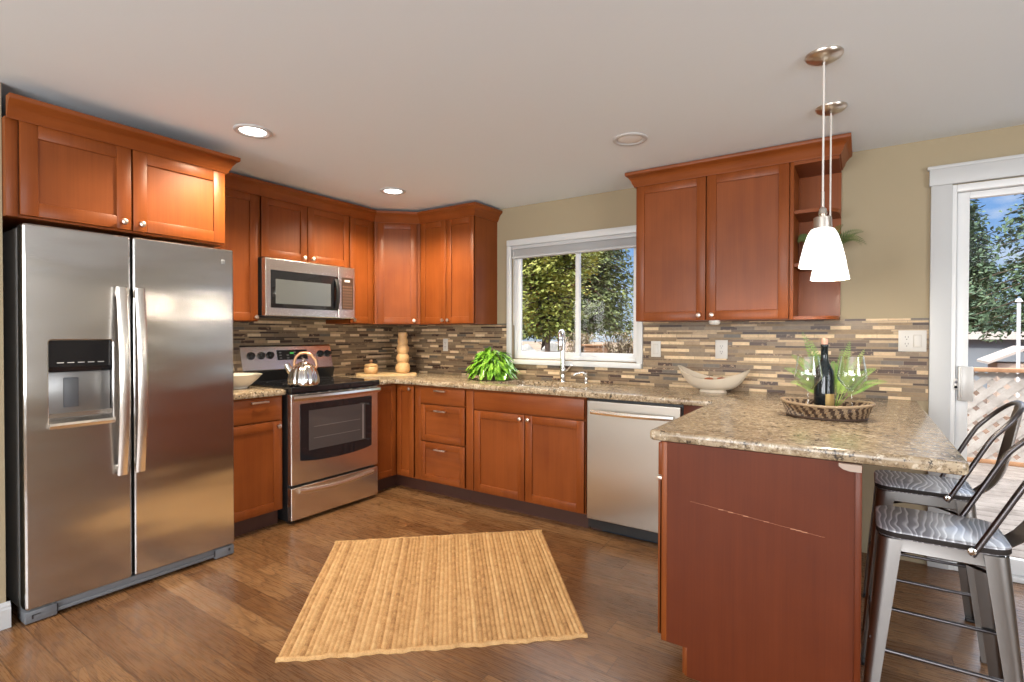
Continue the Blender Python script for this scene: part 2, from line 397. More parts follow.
def frame(o, u, wv):
    """local x = along the face, local y = out of the face, local z = up"""
    u = Vector(u); wv = Vector(wv); M_ = Matrix((u, wv, Vector((0, 0, 1)))).transposed().to_4x4(); M_.translation = Vector(o); return M_
FL = lambda x: frame((x, 0, 0), (0, 1, 0), (1, 0, 0))        # left wall faces: u = y, out = +x
FB = lambda y: frame((0, y, 0), (1, 0, 0), (0, -1, 0))       # window wall faces: u = x, out = -y
def arc(cx, cy, r, a0, a1, n=6): return [(cx + r * math.cos(R(a0 + (a1 - a0) * i / n)), cy + r * math.sin(R(a0 + (a1 - a0) * i / n))) for i in range(n + 1)]

# ------------------------------------------------------------------ room shell
CT, CB, CHT, D, UD = .914, 1.37, 2.363, .626, .327
XR, YR = 7.0, -7.0
struct('floor', MB().box(-.12, XR + .12, YR - .12, .12, -.08, 0), FLOOR)
struct('ceiling', MB().box(-.12, XR + .12, YR - .12, .5, CHT, CHT + .12), CEIL)
wl = MB().box(-.12, 0, -3.045, .12, 0, CHT); wl.box(-.12, .752, YR - .12, -3.045, 0, CHT)
struct('wall_left', wl, WALL)
WX0, WX1, WZ0, WZ1 = 1.36, 2.475, 1.075, 2.045          # kitchen window opening
DX0, DX1, DZ1 = 4.235, 6.02, 2.095                      # sliding door opening
wb = MB()
wb.box(0, WX0, 0, .12, 0, CHT).box(WX0, WX1, 0, .12, 0, WZ0).box(WX0, WX1, 0, .12, WZ1, CHT)
wb.box(WX1, DX0, 0, .12, 0, CHT).box(DX0, DX1, 0, .12, DZ1, CHT).box(DX1, XR + .12, 0, .12, 0, CHT)
struct('wall_back', wb, WALL)
wr = MB(); z0, z1 = .70, 2.2; y0, y1 = -4.8, -2.4
wr.box(XR, XR + .12, YR, y0, 0, CHT).box(XR, XR + .12, y1, 0, 0, CHT).box(XR, XR + .12, y0, y1, 0, z0).box(XR, XR + .12, y0, y1, z1, CHT)
struct('wall_right', wr, WALL)
wf = MB(); xs = [.752]
for c_, w_ in REAR_OPENINGS: xs += [c_ - w_ / 2, c_ + w_ / 2]
xs.append(XR)
for i in range(0, len(xs), 2): wf.box(xs[i], xs[i + 1], YR - .12, YR, 0, CHT)
for c_, w_ in REAR_OPENINGS: wf.box(c_ - w_ / 2, c_ + w_ / 2, YR - .12, YR, 0, z0).box(c_ - w_ / 2, c_ + w_ / 2, YR - .12, YR, z1, CHT)
struct('wall_front', wf, WALL)
bbp = [(0, 0), (.015, 0), (.015, .082), (.011, .090), (.011, .098), (.006, .108), (0, .112)]
bl = MB(); bl.rings([[(.752 + a, YR, b) for a, b in bbp], [(.752 + a, -3.032, b) for a, b in bbp]]); struct('baseboard_left', bl, WHITEPAINT)
# window
win = thing('window_1', None, None, (1.91, 0, WZ0)); win['kind'] = 'structure'
def ring_frame(mb, x0, x1, z0, z1, t, ya_, yb_, bev=.003, tb=None, tt=None):
    tb = tb or t; tt = tt or t
    mb.box(x0, x0 + t, ya_, yb_, z0, z1, bev).box(x1 - t, x1, ya_, yb_, z0, z1, bev)
    mb.box(x0 + t, x1 - t, ya_, yb_, z0, z0 + tb, bev).box(x0 + t, x1 - t, ya_, yb_, z1 - tt, z1, bev)
tr = MB(); tr.box(1.318, 2.515, -.022, -.001, 2.030, 2.082, .003).box(1.318, 1.362, -.020, -.001, 1.066, 2.030, .003).box(2.47, 2.515, -.020, -.001, 1.066, 2.030, .003)
link('window_casing', tr, WINPAINT, win)
link('window_sill', MB().box(1.322, 2.512, -.038, .05, 1.034, 1.072, .004), WINPAINT, win)
fm = MB(); ring_frame(fm, 1.364, 2.471, 1.078, 2.041, .030, .035, .10)
link('window_frame', fm, VINYL, win)
sa = MB(); ring_frame(sa, 1.388, 1.975, 1.098, 2.02, .036, .045, .068, tb=.04); link('sash', sa, VINYL, win)
sb = MB(); ring_frame(sb, 1.93, 2.448, 1.098, 2.02, .036, .070, .094, tb=.04); link('sash', sb, VINYL, win)
link('pane', MB().box(1.42, 1.94, .055, .058, 1.135, 1.985), PANE, win); link('pane', MB().box(1.965, 2.413, .080, .083, 1.135, 1.985), PANE, win)
bd = thing('window_blind', 'white slatted blind drawn up to the top of the kitchen window', 'blind', (1.91, -.01, 1.93))
link('head_rail', MB().box(1.366, 2.466, -.016, .030, 1.998, 2.029, .004), WHITEPAINT, bd)
for i in range(8): pass
sl = MB()
for i in range(9): sl.box(1.37, 2.462, -.014, .030, 1.941 + i * .0062, 1.9445 + i * .0062, .001)
link('slat_stack', sl, BLINDMAT, bd); link('bottom_rail', MB().box(1.368, 2.464, -.016, .032, 1.924, 1.940, .004), WHITEPAINT, bd)
link('tilt_wand', MB().tube([(1.395, -.02, 2.0), (1.396, -.021, 1.6), (1.396, -.021, 1.36)], .004, 8), WHITEPAINT, bd)
# sliding door
dr = thing('door_1', None, None, (DX0, 0, 0)); dr['kind'] = 'structure'
cs = MB(); cs.box(4.150, 4.242, -.020, -.001, 0, 2.10, .003); cs.box(6.015, 6.107, -.020, -.001, 0, 2.10, .003)
link('door_casing', cs, WHITEPAINT, dr)
hd = MB(); hd.box(4.142, 6.115, -.030, -.001, 2.098, 2.192, .003).box(4.134, 6.123, -.036, -.001, 2.186, 2.204, .003)
link('door_header', hd, WHITEPAINT, dr)
jf = MB(); jf.box(4.237, 4.262, -.012, .118, .0, 2.093, .003).box(5.99, 6.018, -.012, .118, 0, 2.093, .003).box(4.262, 5.99, -.012, .118, 2.055, 2.093, .003).box(4.262, 5.99, -.012, .118, .001, .028, .003)
link('door_frame', jf, VINYL, dr)
s1 = MB(); ring_frame(s1, 4.266, 5.16, .030, 2.053, .052, .020, .055, tb=.08, tt=.035); link('sliding_panel', s1, VINYL, dr)
s2 = MB(); ring_frame(s2, 5.10, 5.988, .030, 2.053, .052, .066, .100, tb=.08, tt=.035); link('fixed_panel', s2, VINYL, dr)
link('pane', MB().box(4.314, 5.112, .036, .040, .105, 2.02), PANE, dr); link('pane', MB().box(5.15, 5.94, .081, .085, .105, 2.02), PANE, dr)
hp = MB(); hp.box(4.274, 4.338, -.010, .018, .925, 1.112, .004).box(4.284, 4.292, -.016, -.008, .93, 1.105, .002)
hp.box(4.256, 4.272, -.018, .0, .985, 1.045, .002, m=None)
link('door_handle', hp, plain('handle_grey', (.50, .48, .46), .4, .3), dr, 'grey latch plate of the sliding door')
link('latch', MB().lathe([(.006, -.022), (.008, -.012), (.008, 0)], (4.264, -.018, 1.0), 10, axis='y').box(4.258, 4.270, -.022, -.018, 1.02, 1.035, .001), GUND, dr)
# backsplash
struct('wall_backsplash_back', MB().box(.008, 1.316, -.008, -.0005, CT, 1.376).box(1.316, 2.517, -.008, -.0005, CT, 1.033).box(2.517, 4.148, -.008, -.0005, CT, 1.376), TILEX)
struct('wall_backsplash_left', MB().box(.0005, .008, -2.07, -.0005, CT, 1.42), TILEY)

# ------------------------------------------------------------------ cabinets
def shaker(mb, u0, u1, z0, z1, th=.02, rail=.056, rec=.009):
    mb.box(u0, u1, 0, th - rec, z0, z1)
    b = .003
    mb.box(u0, u0 + rail, 0, th, z0, z1, b).box(u1 - rail, u1, 0, th, z0, z1, b)
    mb.box(u0 + rail - .001, u1 - rail + .001, 0, th, z0, z0 + rail, b).box(u0 + rail - .001, u1 - rail + .001, 0, th, z1 - rail, z1, b)
def slab(mb, u0, u1, z0, z1, th=.02): mb.box(u0, u1, 0, th, z0, z1, .003)
def knob(fr, u, z, parent, th=.02):
    mb = MB(fr); mb.lathe([(.006, -.0), (.006, .012), (.0125, .016), (.0155, .022), (.0135, .028), (.006, .031)], (u, 0, z), 14, axis='y')
    for v in mb.bm.verts: pass
    return mb
def add_knob(fr, u, z, door, th=.02):
    mb = MB(fr)
    for_prof = [(.0065, th), (.0065, th + .012), (.012, th + .015), (.0155, th + .021), (.0135, th + .027), (.005, th + .030)]
    rs = [[(u + r_ * math.cos(2 * math.pi * i / 14), y_, z + r_ * math.sin(2 * math.pi * i / 14)) for i in range(14)] for r_, y_ in for_prof]
    mb.rings(rs); link('knob', mb, PULL, door)
def add_pull(fr, u, z, drawer, L=.115, th=.02):
    mb = MB(fr)
    mb.box(u - L / 2, u + L / 2, th + .020, th + .030, z - .006, z + .006, .003)
    mb.box(u - L / 2 + .008, u - L / 2 + .020, th, th + .022, z - .005, z + .005).box(u + L / 2 - .020, u + L / 2 - .008, th, th + .022, z - .005, z + .005)
    link('pull', mb, PULL, drawer)
def door(fr, u0, u1, z0, z1, parent, kn=None, rail=.056, name='door'):
    mb = MB(fr); shaker(mb, u0, u1, z0, z1, rail=rail); o = link(name, mb, CH, parent)
    if kn: add_knob(fr, kn[0], kn[1], o)
    return o
def drawer(fr, u0, u1, z0, z1, parent, pull=None, flat=True, name='drawer', rail=.05):
    mb = MB(fr)
    if flat: slab(mb, u0, u1, z0, z1)
    else: shaker(mb, u0, u1, z0, z1, rail=rail)
    o = link(name, mb, CHH, parent)
    if pull: add_pull(fr, pull[0], pull[1], o)
    return o
CROWN = [(0, 0), (.008, 0), (.012, .012), (.018, .020), (.024, .040), (.040, .062), (.052, .070), (.055, .076), (.055, .092), (0, .092)]
def crown(path, z, parent, normals_in=False, mat=None, closed=False):
    """path: plan points of the cabinet front line; profile grows to the left-hand side of travel"""
    n = len(path); pts = [Vector((p[0], p[1])) for p in path]; rings = []
    for i in range(n):
        ds = []
        if i > 0: ds.append((pts[i] - pts[i - 1]).normalized())
        if i < n - 1: ds.append((pts[i + 1] - pts[i]).normalized())
        ns = [Vector((d.y, -d.x)) for d in ds]
        nn = ns[0] if len(ns) == 1 else (ns[0] + ns[1]).normalized()
        k = 1.0 if len(ns) == 1 else 1.0 / max(.3, nn.dot(ns[0]))
        rings.append([(pts[i].x + nn.x * a * k, pts[i].y + nn.y * a * k, z + b) for a, b in CROWN])
    mb = MB(); mb.rings(rings); return link('crown_molding', mb, mat or CHH, parent)
# over-fridge cabinet
FCX, FCT = .8095, 2.212
c = thing('overhead_cabinet', 'wide two-door cherry cabinet mounted above the steel refrigerator', 'cabinet', (.4, -2.57, 1.788))
link('carcass', MB().box(.002, FCX - .021, -3.043, -2.118, 1.788, FCT), CH, c)
f_ = FL(FCX - .02)
link('side_stile', MB(f_).box(-3.043, -3.004, 0, .004, 1.788, FCT, .001), CH, c)
door(f_, -3.000, -2.585, 1.797, 2.203, c, (-2.622, 1.832), .062); door(f_, -2.577, -2.124, 1.797, 2.203, c, (-2.545, 1.832), .062)
crown([(FCX, -3.043), (FCX, -2.118), (.10, -2.118)], 2.200, c)
# left wall uppers
UT = 2.262
c = thing('wall_cabinet', 'tall single-door cherry wall cabinet between refrigerator and microwave', 'cabinet', (.15, -1.87, CB))
link('carcass', MB().box(.002, UD - .021, -2.114, -1.643, CB, UT), CH, c); f_ = FL(UD - .02)
door(f_, -2.08, -1.648, CB + .004, UT - .006, c, (-1.670, CB + .030))
crown([(UD, -2.06), (UD, -1.641)], UT - .01, c)
c = thing('wall_cabinet', 'short two-door cherry cabinet directly above the microwave', 'cabinet', (.15, -1.26, 1.81))
link('carcass', MB().box(.002, UD - .021, -1.640, -.860, 1.824, UT), CH, c)
door(f_, -1.622, -1.256, 1.829, UT - .006, c, (-1.290, 1.856)); door(f_, -1.250, -.864, 1.829, UT - .006, c, (-1.216, 1.856))
crown([(UD, -1.640), (UD, -.867)], UT - .01, c)
c = thing('wall_cabinet', 'narrow single-door cherry cabinet right of the microwave', 'cabinet', (.15, -.74, CB))
link('carcass', MB().box(.002, UD - .021, -.858, -.604, CB, UT), CH, c)
door(f_, -.853, -.612, CB + .004, UT - .006, c, (-.826, CB + .032))
crown([(UD, -.866), (UD, -.604)], UT - .01, c)
# diagonal corner
c = thing('corner_cabinet', 'angled single-door cherry wall cabinet in the corner above the wooden jar', 'cabinet', (.2, -.2, CB))
P1, P2 = Vector((UD, -.600)), Vector((.604, -UD)); dv = (P2 - P1).normalized(); nv = Vector((dv.y, -dv.x))
inn = .02
mb = MB(); mb.prism([(.002, -.602), (P1.x - .005, -.602), (P1.x - nv.x * inn + .004, P1.y - nv.y * inn), (P2.x - nv.x * inn, P2.y - nv.y * inn - .004 + .008), (.602, P2.y + .008), (.602, -.010), (.002, -.010)], CB, UT)
link('carcass', mb, CH, c)
fd = frame((P1.x - nv.x * inn, P1.y - nv.y * inn, 0), (dv.x, dv.y, 0), (nv.x, nv.y, 0)); LW = (P2 - P1).length
door(fd, .026, LW - .026, CB + .004, UT - .006, c, (LW - .05, CB + .032))
crown([(P1.x, P1.y), (P2.x, P2.y)], UT - .01, c)
# window wall left double
c = thing('wall_cabinet', 'two-door cherry wall cabinet left of the kitchen window', 'cabinet', (.9, -.15, CB))
f_ = FB(-UD + .02)
link('carcass', MB().box(.606, 1.208, -UD + .021, -.002, CB, UT), CH, c)
door(f_, .612, .903, CB + .004, UT - .006, c, (.876, CB + .032)); door(f_, .908, 1.203, CB + .004, UT - .006, c, (.936, CB + .032))
crown([(.606, -UD), (1.208, -UD), (1.208, -.004)], UT - .01, c)
UTR = 2.275
# right double with open shelf end
c = thing('wall_cabinet', 'large two-door cherry cabinet right of the window with open end shelves', 'cabinet', (3.1, -.15, CB))
link('carcass', MB().box(2.575, 3.512, -UD + .021, -.002, CB, UTR), CH, c)
link('end_stile', MB(f_).box(3.493, 3.512, 0, .018, CB, UTR, .002), CH, c)
door(f_, 2.580, 3.028, CB + .004, UTR - .006, c, (2.992, CB + .034)); door(f_, 3.034, 3.489, CB + .004, UTR - .006, c, (3.070, CB + .034))
link('back_panel', MB().box(3.512, 3.732, -.022, -.009, CB, UTR), CH, c)
def shelfpoly(d=.30, x0=3.512, x1=3.730): return [(x0, -.022), (x0, -d)] + arc(x1 - .13, -d + .13, .13, -90, 0, 8) + [(x1, -.022)]
for z_ in (CB, 1.672, 1.975, UTR - .028):
    link('shelf', MB().prism(shelfpoly() if z_ < 2.2 else [(3.512, -.022), (3.512, -UD + .002), (3.730, -UD + .002), (3.730, -.022)], z_, z_ + .019), CHH, c)
crown([(2.575, -.004), (2.575, -UD), (3.730, -UD), (3.730, -.004)], UTR - .01, c)

# base cabinets
KZ, KX, BT = .105, .556, .873
c = thing('base_cabinet', 'cherry base cabinet with one drawer between refrigerator and range', 'cabinet', (.3, -1.86, 0))
f_ = FL(D - .02)
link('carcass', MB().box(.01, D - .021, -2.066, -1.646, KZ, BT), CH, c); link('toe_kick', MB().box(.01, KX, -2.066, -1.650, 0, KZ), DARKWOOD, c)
drawer(f_, -2.060, -1.664, .715, .862, c, (-1.822, .842)); door(f_, -2.060, -1.664, .115, .705, c, (-1.690, .672))
c = thing('corner_base_cabinet', 'cherry corner base cabinet with folding angled doors beside the range', 'cabinet', (.3, -.3, 0))
link('carcass', MB().prism([(.01, -.868), (D - .021, -.868), (D - .021, -D + .021), (.888, -D + .021), (.888, -.012), (.01, -.012)], KZ, BT), CH, c)
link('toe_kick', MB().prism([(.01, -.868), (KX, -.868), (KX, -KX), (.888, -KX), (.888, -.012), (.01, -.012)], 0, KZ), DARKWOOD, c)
door(f_, -.862, -.630, .115, .862, c, None, .05)
f_ = FB(-D + .02)
door(f_, .606 + .022, .818, .115, .862, c, (.786, .838), .05)
link('face_stile', MB(f_).box(.828, .888, 0, .006, .115, .862, .001), CH, c)
c = thing('base_cabinet', 'cherry base cabinet with a stack of three drawers', 'cabinet', (1.12, -.3, 0))
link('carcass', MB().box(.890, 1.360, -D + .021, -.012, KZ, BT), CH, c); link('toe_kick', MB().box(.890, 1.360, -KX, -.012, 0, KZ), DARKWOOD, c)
drawer(f_, .898, 1.350, .735, .862, c, (1.118, .840)); drawer(f_, .898, 1.350, .437, .724, c, (1.118, .682), False); drawer(f_, .898, 1.350, .115, .426, c, (1.118, .378), False)
c = thing('sink_cabinet', 'wide cherry sink base cabinet with two doors below the window', 'cabinet', (1.85, -.3, 0))
mb = MB(); mb.box(1.362, 2.352, -D + .021, -D + .04, KZ, BT).box(1.362, 2.352, -.03, -.012, KZ, BT).box(1.362, 1.38, -D + .04, -.03, KZ, BT).box(2.334, 2.352, -D + .04, -.03, KZ, BT).box(1.38, 2.334, -D + .04, -.03, KZ, .125)
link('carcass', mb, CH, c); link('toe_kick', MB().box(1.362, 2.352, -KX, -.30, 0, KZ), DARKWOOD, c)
link('face_stile', MB(f_).box(1.366, 1.434, 0, .018, .115, .862, .002), CH, c)
drawer(f_, 1.442, 2.346, .728, .862, c, None, True, 'false_front')
door(f_, 1.442, 1.886, .115, .718, c, (1.858, .690)); door(f_, 1.893, 2.346, .115, .718, c, (1.924, .690))
# peninsula
c = thing('peninsula_cabinet', 'cherry peninsula base cabinet with plain end panel below the granite counter', 'cabinet', (3.5, -1.1, 0))
link('carcass', MB().box(3.205, 3.842, -1.706, -.012, KZ, BT).box(2.978, 3.205, -D + .03, -.012, KZ, BT).box(3.285, 3.842, -1.706, -.3, 0, KZ), CH, c)
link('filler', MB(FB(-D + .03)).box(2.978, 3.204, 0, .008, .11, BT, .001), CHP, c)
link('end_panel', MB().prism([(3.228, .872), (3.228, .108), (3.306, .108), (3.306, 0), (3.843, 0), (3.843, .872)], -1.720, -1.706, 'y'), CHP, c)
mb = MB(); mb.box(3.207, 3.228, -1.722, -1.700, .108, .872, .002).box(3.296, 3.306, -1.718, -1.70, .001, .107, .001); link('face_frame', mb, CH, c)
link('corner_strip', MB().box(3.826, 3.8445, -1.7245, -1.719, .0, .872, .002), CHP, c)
sm = MB()
for i in range(26):
    x_ = 3.315 + i * .0165; z_ = .660 - .0985 * (x_ - 3.315) + random.uniform(-.0004, .0004); t_ = random.choice((.0003, .0003, .0010, .0015)) if 1 < i < 24 else .0003
    if t_ > 0: sm.box(x_, x_ + .0170, -1.7206, -1.7195, z_ - t_, z_ + t_ * .6)
link('scuff_mark', sm, plain('scuff_pale', (.52, .25, .14), .7), c, 'pale horizontal scratch')
fp = frame((3.205, 0, 0), (0, -1, 0), (-1, 0, 0))
for (u0, u1) in ((.70, 1.18), (1.19, 1.695)):
    drawer(fp, u0, u1, .735, .862, c, ((u0 + u1) / 2, .80)); door(fp, u0, u1, .115, .722, c, (u1 - .03 if u0 < 1 else u0 + .03, .69))
link('drawer_edge', MB().box(3.184, 3.206, -1.716, -1.692, .722, .734, .002), PULL, c, 'pale metal edge between drawer and door')
br = MB(); br.prism([(3.782, .872), (3.782, .864), (3.793, .855), (3.812, .850), (3.843, .850), (3.843, .872)], -1.727, -1.7445, 'y')
solo('counter_bracket', br, plain('bracket_tan', (.40, .30, .235), .5), 'small pale bracket tucked below the peninsula counter edge', 'bracket', origin=(3.82, -1.735, .845))

# ------------------------------------------------------------------ counters
def offset(poly, d):
    out = []; n = len(poly)
    for i in range(n):
        a, b, c_ = (Vector(poly[(i + k) % n]) for k in (-1, 0, 1))
        d1 = (b - a).normalized(); d2 = (c_ - b).normalized(); n1 = Vector((-d1.y, d1.x)); n2 = Vector((-d2.y, d2.x))
        nn = (n1 + n2); nn = nn.normalized() if nn.length > 1e-6 else n1
        out.append(tuple(b + nn * d / max(.4, nn.dot(n1))))
    return out
def slabtop(poly, z0, z1, holes=(), r=.010):
    mb = MB(); bm = mb.bm
    prof = [(r, z0), (r * .3, z0 + r * .3), (0, z0 + r), (0, z1 - r), (r * .3, z1 - r * .3), (r, z1)]
    rings_ = [[bm.verts.new((p[0], p[1], z)) for p in offset(poly, d)] for d, z in prof]
    n = len(poly)
    for a, b in zip(rings_, rings_[1:]):
        for i in range(n): bm.faces.new((a[i], a[(i + 1) % n], b[(i + 1) % n], b[i]))
    tops = [rings_[-1]]; bots = [rings_[0]]
    for h in holes:
        ht = [bm.verts.new((p[0], p[1], z1)) for p in h]; hb = [bm.verts.new((p[0], p[1], z0)) for p in h]
        for i in range(len(h)): bm.faces.new((ht[i], ht[(i + 1) % len(h)], hb[(i + 1) % len(h)], hb[i]))
        tops.append(ht); bots.append(hb)
    for loops in (tops, bots):
        es = []
        for lp in loops:
            for i in range(len(lp)): es.append(bm.edges.get((lp[i], lp[(i + 1) % len(lp)])))
        bmesh.ops.triangle_fill(bm, edges=es, use_beauty=True)
    return mb
def rrect(x0, x1, y0, y1, r, n=5): return arc(x1 - r, y0 + r, r, -90, 0, n) + arc(x1 - r, y1 - r, r, 0, 90, n) + arc(x0 + r, y1 - r, r, 90, 180, n) + arc(x0 + r, y0 + r, r, 180, 270, n)
SINK = (1.52, 2.24, -.520, -.125)
poly = [(.010, -.870), (.651, -.870), (.651, -.70)] + [(.662, -.672), (.690, -.655)] + [(3.163, -.651)] + arc(3.180, -1.715, .020, 180, 270, 5) + arc(4.076, -1.712, .024, -90, 0, 5) + [(4.100, -.010), (.010, -.010)]
solo('countertop', slabtop(poly, .8745, CT, [rrect(*SINK, .05)]), GRANITE, 'long speckled granite worktop running under the window and out over the peninsula', 'countertop')
solo('countertop', slabtop([(.010, -2.066), (.651, -2.066), (.651, -1.646), (.010, -1.646)], .8745, CT), GRANITE, 'short granite worktop between refrigerator and range', 'countertop')
sk = thing('sink', 'stainless double-bowl sink set into the granite below the window', 'sink', (1.88, -.32, .70))
for (a, b) in ((1.520, 1.868), (1.882, 2.240)):
    mb = MB(); n_ = 5
    mb.rings([[(p[0], p[1], z) for p in rrect(a + i, b - i, -.520 + i, -.125 - i, .05, n_)] for i, z in ((-.012, .8735), (.0, .8735), (.004, .80), (.012, .72), (.04, .70))], True, False, True)
    o = link('basin', mb, STEEL, sk)
    link('drain', MB().lathe([(.04, .7005), (.04, .704), (.03, .703), (.012, .7025)], ((a + b) / 2, -.32, 0), 20), CHROME, o)
link('divider', MB().box(1.866, 1.884, -.51, -.135, .80, .872, .004), STEEL, sk)
fa = thing('faucet', 'tall chrome pull-down kitchen faucet in front of the window', 'faucet', (1.89, -.072, CT))
bx_, by_ = 1.892, -.072
link('base', MB().lathe([(.028, 0), (.028, .006), (.022, .012), (.021, .075), (.024, .082), (.024, .098), (.018, .108)], (bx_, by_, CT), 20), CHROME, fa)
pts = [(bx_, by_, CT + .10), (bx_, by_, 1.20), (bx_, by_, 1.262)] + [(bx_ + .014 * (1 - math.cos(R(a))), by_ - .046 * (1 - math.cos(R(a))), 1.262 + .042 * math.sin(R(a))) for a in range(20, 181, 20)]
link('spout', MB().tube(pts + [(bx_ + .028, by_ - .092, 1.25)], .0205, 14), CHROME, fa)
link('spray_head', MB().lathe([(.017, .09), (.021, .075), (.024, .0), (.021, -.006), (.008, -.006)], (bx_ + .028, by_ - .092, 1.165), 18), CHROME, fa)
link('handle', MB().tube([(bx_ + .02, by_, 1.0), (bx_ + .045, by_ - .01, 1.005), (bx_ + .085, by_ - .02, 1.045)], [.013, .009, .006], 10), CHROME, fa)
sd = thing('soap_dispenser', 'small chrome soap dispenser right of the faucet', 'soap dispenser', (2.095, -.075, CT))
link('base', MB().lathe([(.020, 0), (.020, .006), (.014, .012), (.013, .058), (.016, .062), (.016, .074), (.008, .078)], (2.095, -.075, CT), 16), CHROME, sd)
link('spout', MB().tube([(2.095, -.075, CT + .068), (2.065, -.085, CT + .078), (2.02, -.10, CT + .066), (2.005, -.105, CT + .056)], .008, 10), CHROME, sd)

# ------------------------------------------------------------------ refrigerator
fr = thing('refrigerator', 'stainless side-by-side refrigerator with water dispenser below the wide cabinet', 'refrigerator', (.4, -2.54, 0))
FX = .8185
link('body', MB().box(.04, .742, -2.996, -2.083, .05, 1.750, .004), FRSIDE, fr)
for ya_, yb_ in ((-2.985, -2.92), (-2.16, -2.095)): link('hinge_cover', MB().box(.60, .745, ya_, yb_, 1.750, 1.766, .004), DARKGREY, fr)
FZ0, FZ1 = .064, 1.764
DY0, DY1, DZ0, DZ1_ = -2.912, -2.671, .868, 1.252
# left door with an opening for the dispenser
mb = MB(FL(.752)); u0, u1 = -2.998, -2.593; t = FX - .752
def door_with_hole(mb):
    bm = mb.bm; r = .012
    outer = rrect(u0, u1, FZ0, FZ1, .012, 3); hole = rrect(DY0, DY1, DZ0, DZ1_, .014, 3)
    prof = [(0, 0), (0, t - .014), (.003, t - .005), (.010, t)]
    rg = [[bm.verts.new((p[0], yy, p[1])) for p in offset(outer, d)] for d, yy in prof]; n = len(outer)
    for a, b in zip(rg, rg[1:]):
        for i in range(n): bm.faces.new((a[i], a[(i + 1) % n], b[(i + 1) % n], b[i]))
    h0 = [bm.verts.new((p[0], t, p[1])) for p in offset(hole, -.004)]; h1 = [bm.verts.new((p[0], t - .003, p[1])) for p in hole]; h2 = [bm.verts.new((p[0], t - .055, p[1])) for p in hole]
    k = len(hole)
    for a, b in ((h0, h1), (h1, h2)):
        for i in range(k): bm.faces.new((a[i], a[(i + 1) % k], b[(i + 1) % k], b[i]))
    bm.faces.new(h2); bm.faces.new(rg[0])
    es = [bm.edges.get((lp[i], lp[(i + 1) % len(lp)])) for lp in (rg[-1], h0) for i in range(len(lp))]
    bmesh.ops.triangle_fill(bm, edges=es, use_beauty=True)
    for v in bm.verts: v.co = mb.fr @ v.co
door_with_hole(mb)
mb.wn = True
ld = link('door', mb, STEELF, fr, 'left freezer door with the dispenser')
rd = link('door', MB(FL(.752)).box(-2.583, -2.081, 0, t, FZ0, FZ1, .010, seg=3), STEELF, fr, 'right refrigerator door')
for (yc, d_, dd) in ((-2.642, ld, 1), (-2.566, rd, 1)):
    pts = [(FX + .028 + .034 * math.sin(math.pi * i / 14), yc, .592 + (1.508 - .592) * i / 14) for i in range(15)]
    mb = MB(); rs = []
    for (x_, y_, z_) in pts:
        rs.append([(x_ + a, y_ + b, z_) for a, b in ((-.010, -.020), (.004, -.022), (.010, -.015), (.013, 0), (.010, .015), (.004, .022), (-.010, .020))])
    mb.rings(rs)
    mb.box(FX - .001, FX + .034, yc - .014, yc + .014, .600, .640, .004).box(FX - .001, FX + .034, yc - .014, yc + .014, 1.460, 1.500, .004)
    link('handle', mb, STEEL, d_)
dp = MB(); dp.box(FX - .052, FX - .030, DY0 + .002, DY1 - .002, .915, 1.105, .003); link('dispenser_panel', dp, plain('dispenser_grey', (.22, .215, .21), .32, .7), ld)
mb = MB(); mb.prism([(FX - .052, 1.250), (FX - .004, 1.250), (FX - .004, 1.130), (FX - .016, 1.108), (FX - .052, 1.103)], DY0 + .002, DY1 - .002, 'y'); 
dc = link('dispenser_control', mb, BLACKGLASS, ld)
BUTTONL = plain('button_light', (.45, .43, .40), .4)
for i in range(5): link('button', MB().box(FX - .0042, FX - .0032, DY0 + .030 + i * .038, DY0 + .055 + i * .038, 1.146, 1.150), BUTTONL, dc)
link('dispenser_paddle', MB().box(FX - .032, FX - .022, -2.853, -2.797, .940, 1.078, .004), plain('paddle_grey', (.075, .08, .09), .4), ld)
mb = MB(); mb.prism([(FX - .052, .868), (FX + .020, .852), (FX + .024, .866), (FX + .018, .876), (FX - .052, .892)], DY0 - .004, DY1 + .004, 'y'); link('drip_tray', mb, STEEL, ld)
bg_ = MB(); bg_.box(FX - .0005, FX + .0015, -2.152, -2.132, 1.678, 1.704, .0008); bdg = link('badge', bg_, GREYPLASTIC, rd, 'small square grey badge')
for i in range(3): link('mark', MB().box(FX + .0014, FX + .0022, -2.149, -2.135, 1.683 + i * .006, 1.686 + i * .006), STEEL, bdg)
gr = MB(); gr.box(.70, .800, -2.99, -2.088, .030, .060, .004).box(.70, .812, -2.998, -2.885, .004, .058, .006).box(.70, .812, -2.190, -2.081, .004, .058, .006).box(.72, .806, -2.885, -2.19, .016, .034, .004)
gl = link('toe_grille', gr, GREYPLASTIC, fr)
link('slot', MB().box(.811, .8128, -2.975, -2.945, .036, .040).box(.811, .8128, -2.975, -2.969, .022, .0365), BLACK, gl)
for ya_, yb_, za_, zb_ in ((-2.888, -2.884, .020, .056), (-2.194, -2.190, .020, .056), (-2.115, -2.105, .03, .045)): link('slot', MB().box(.811, .8128, ya_, yb_, za_, zb_), BLACK, gl)

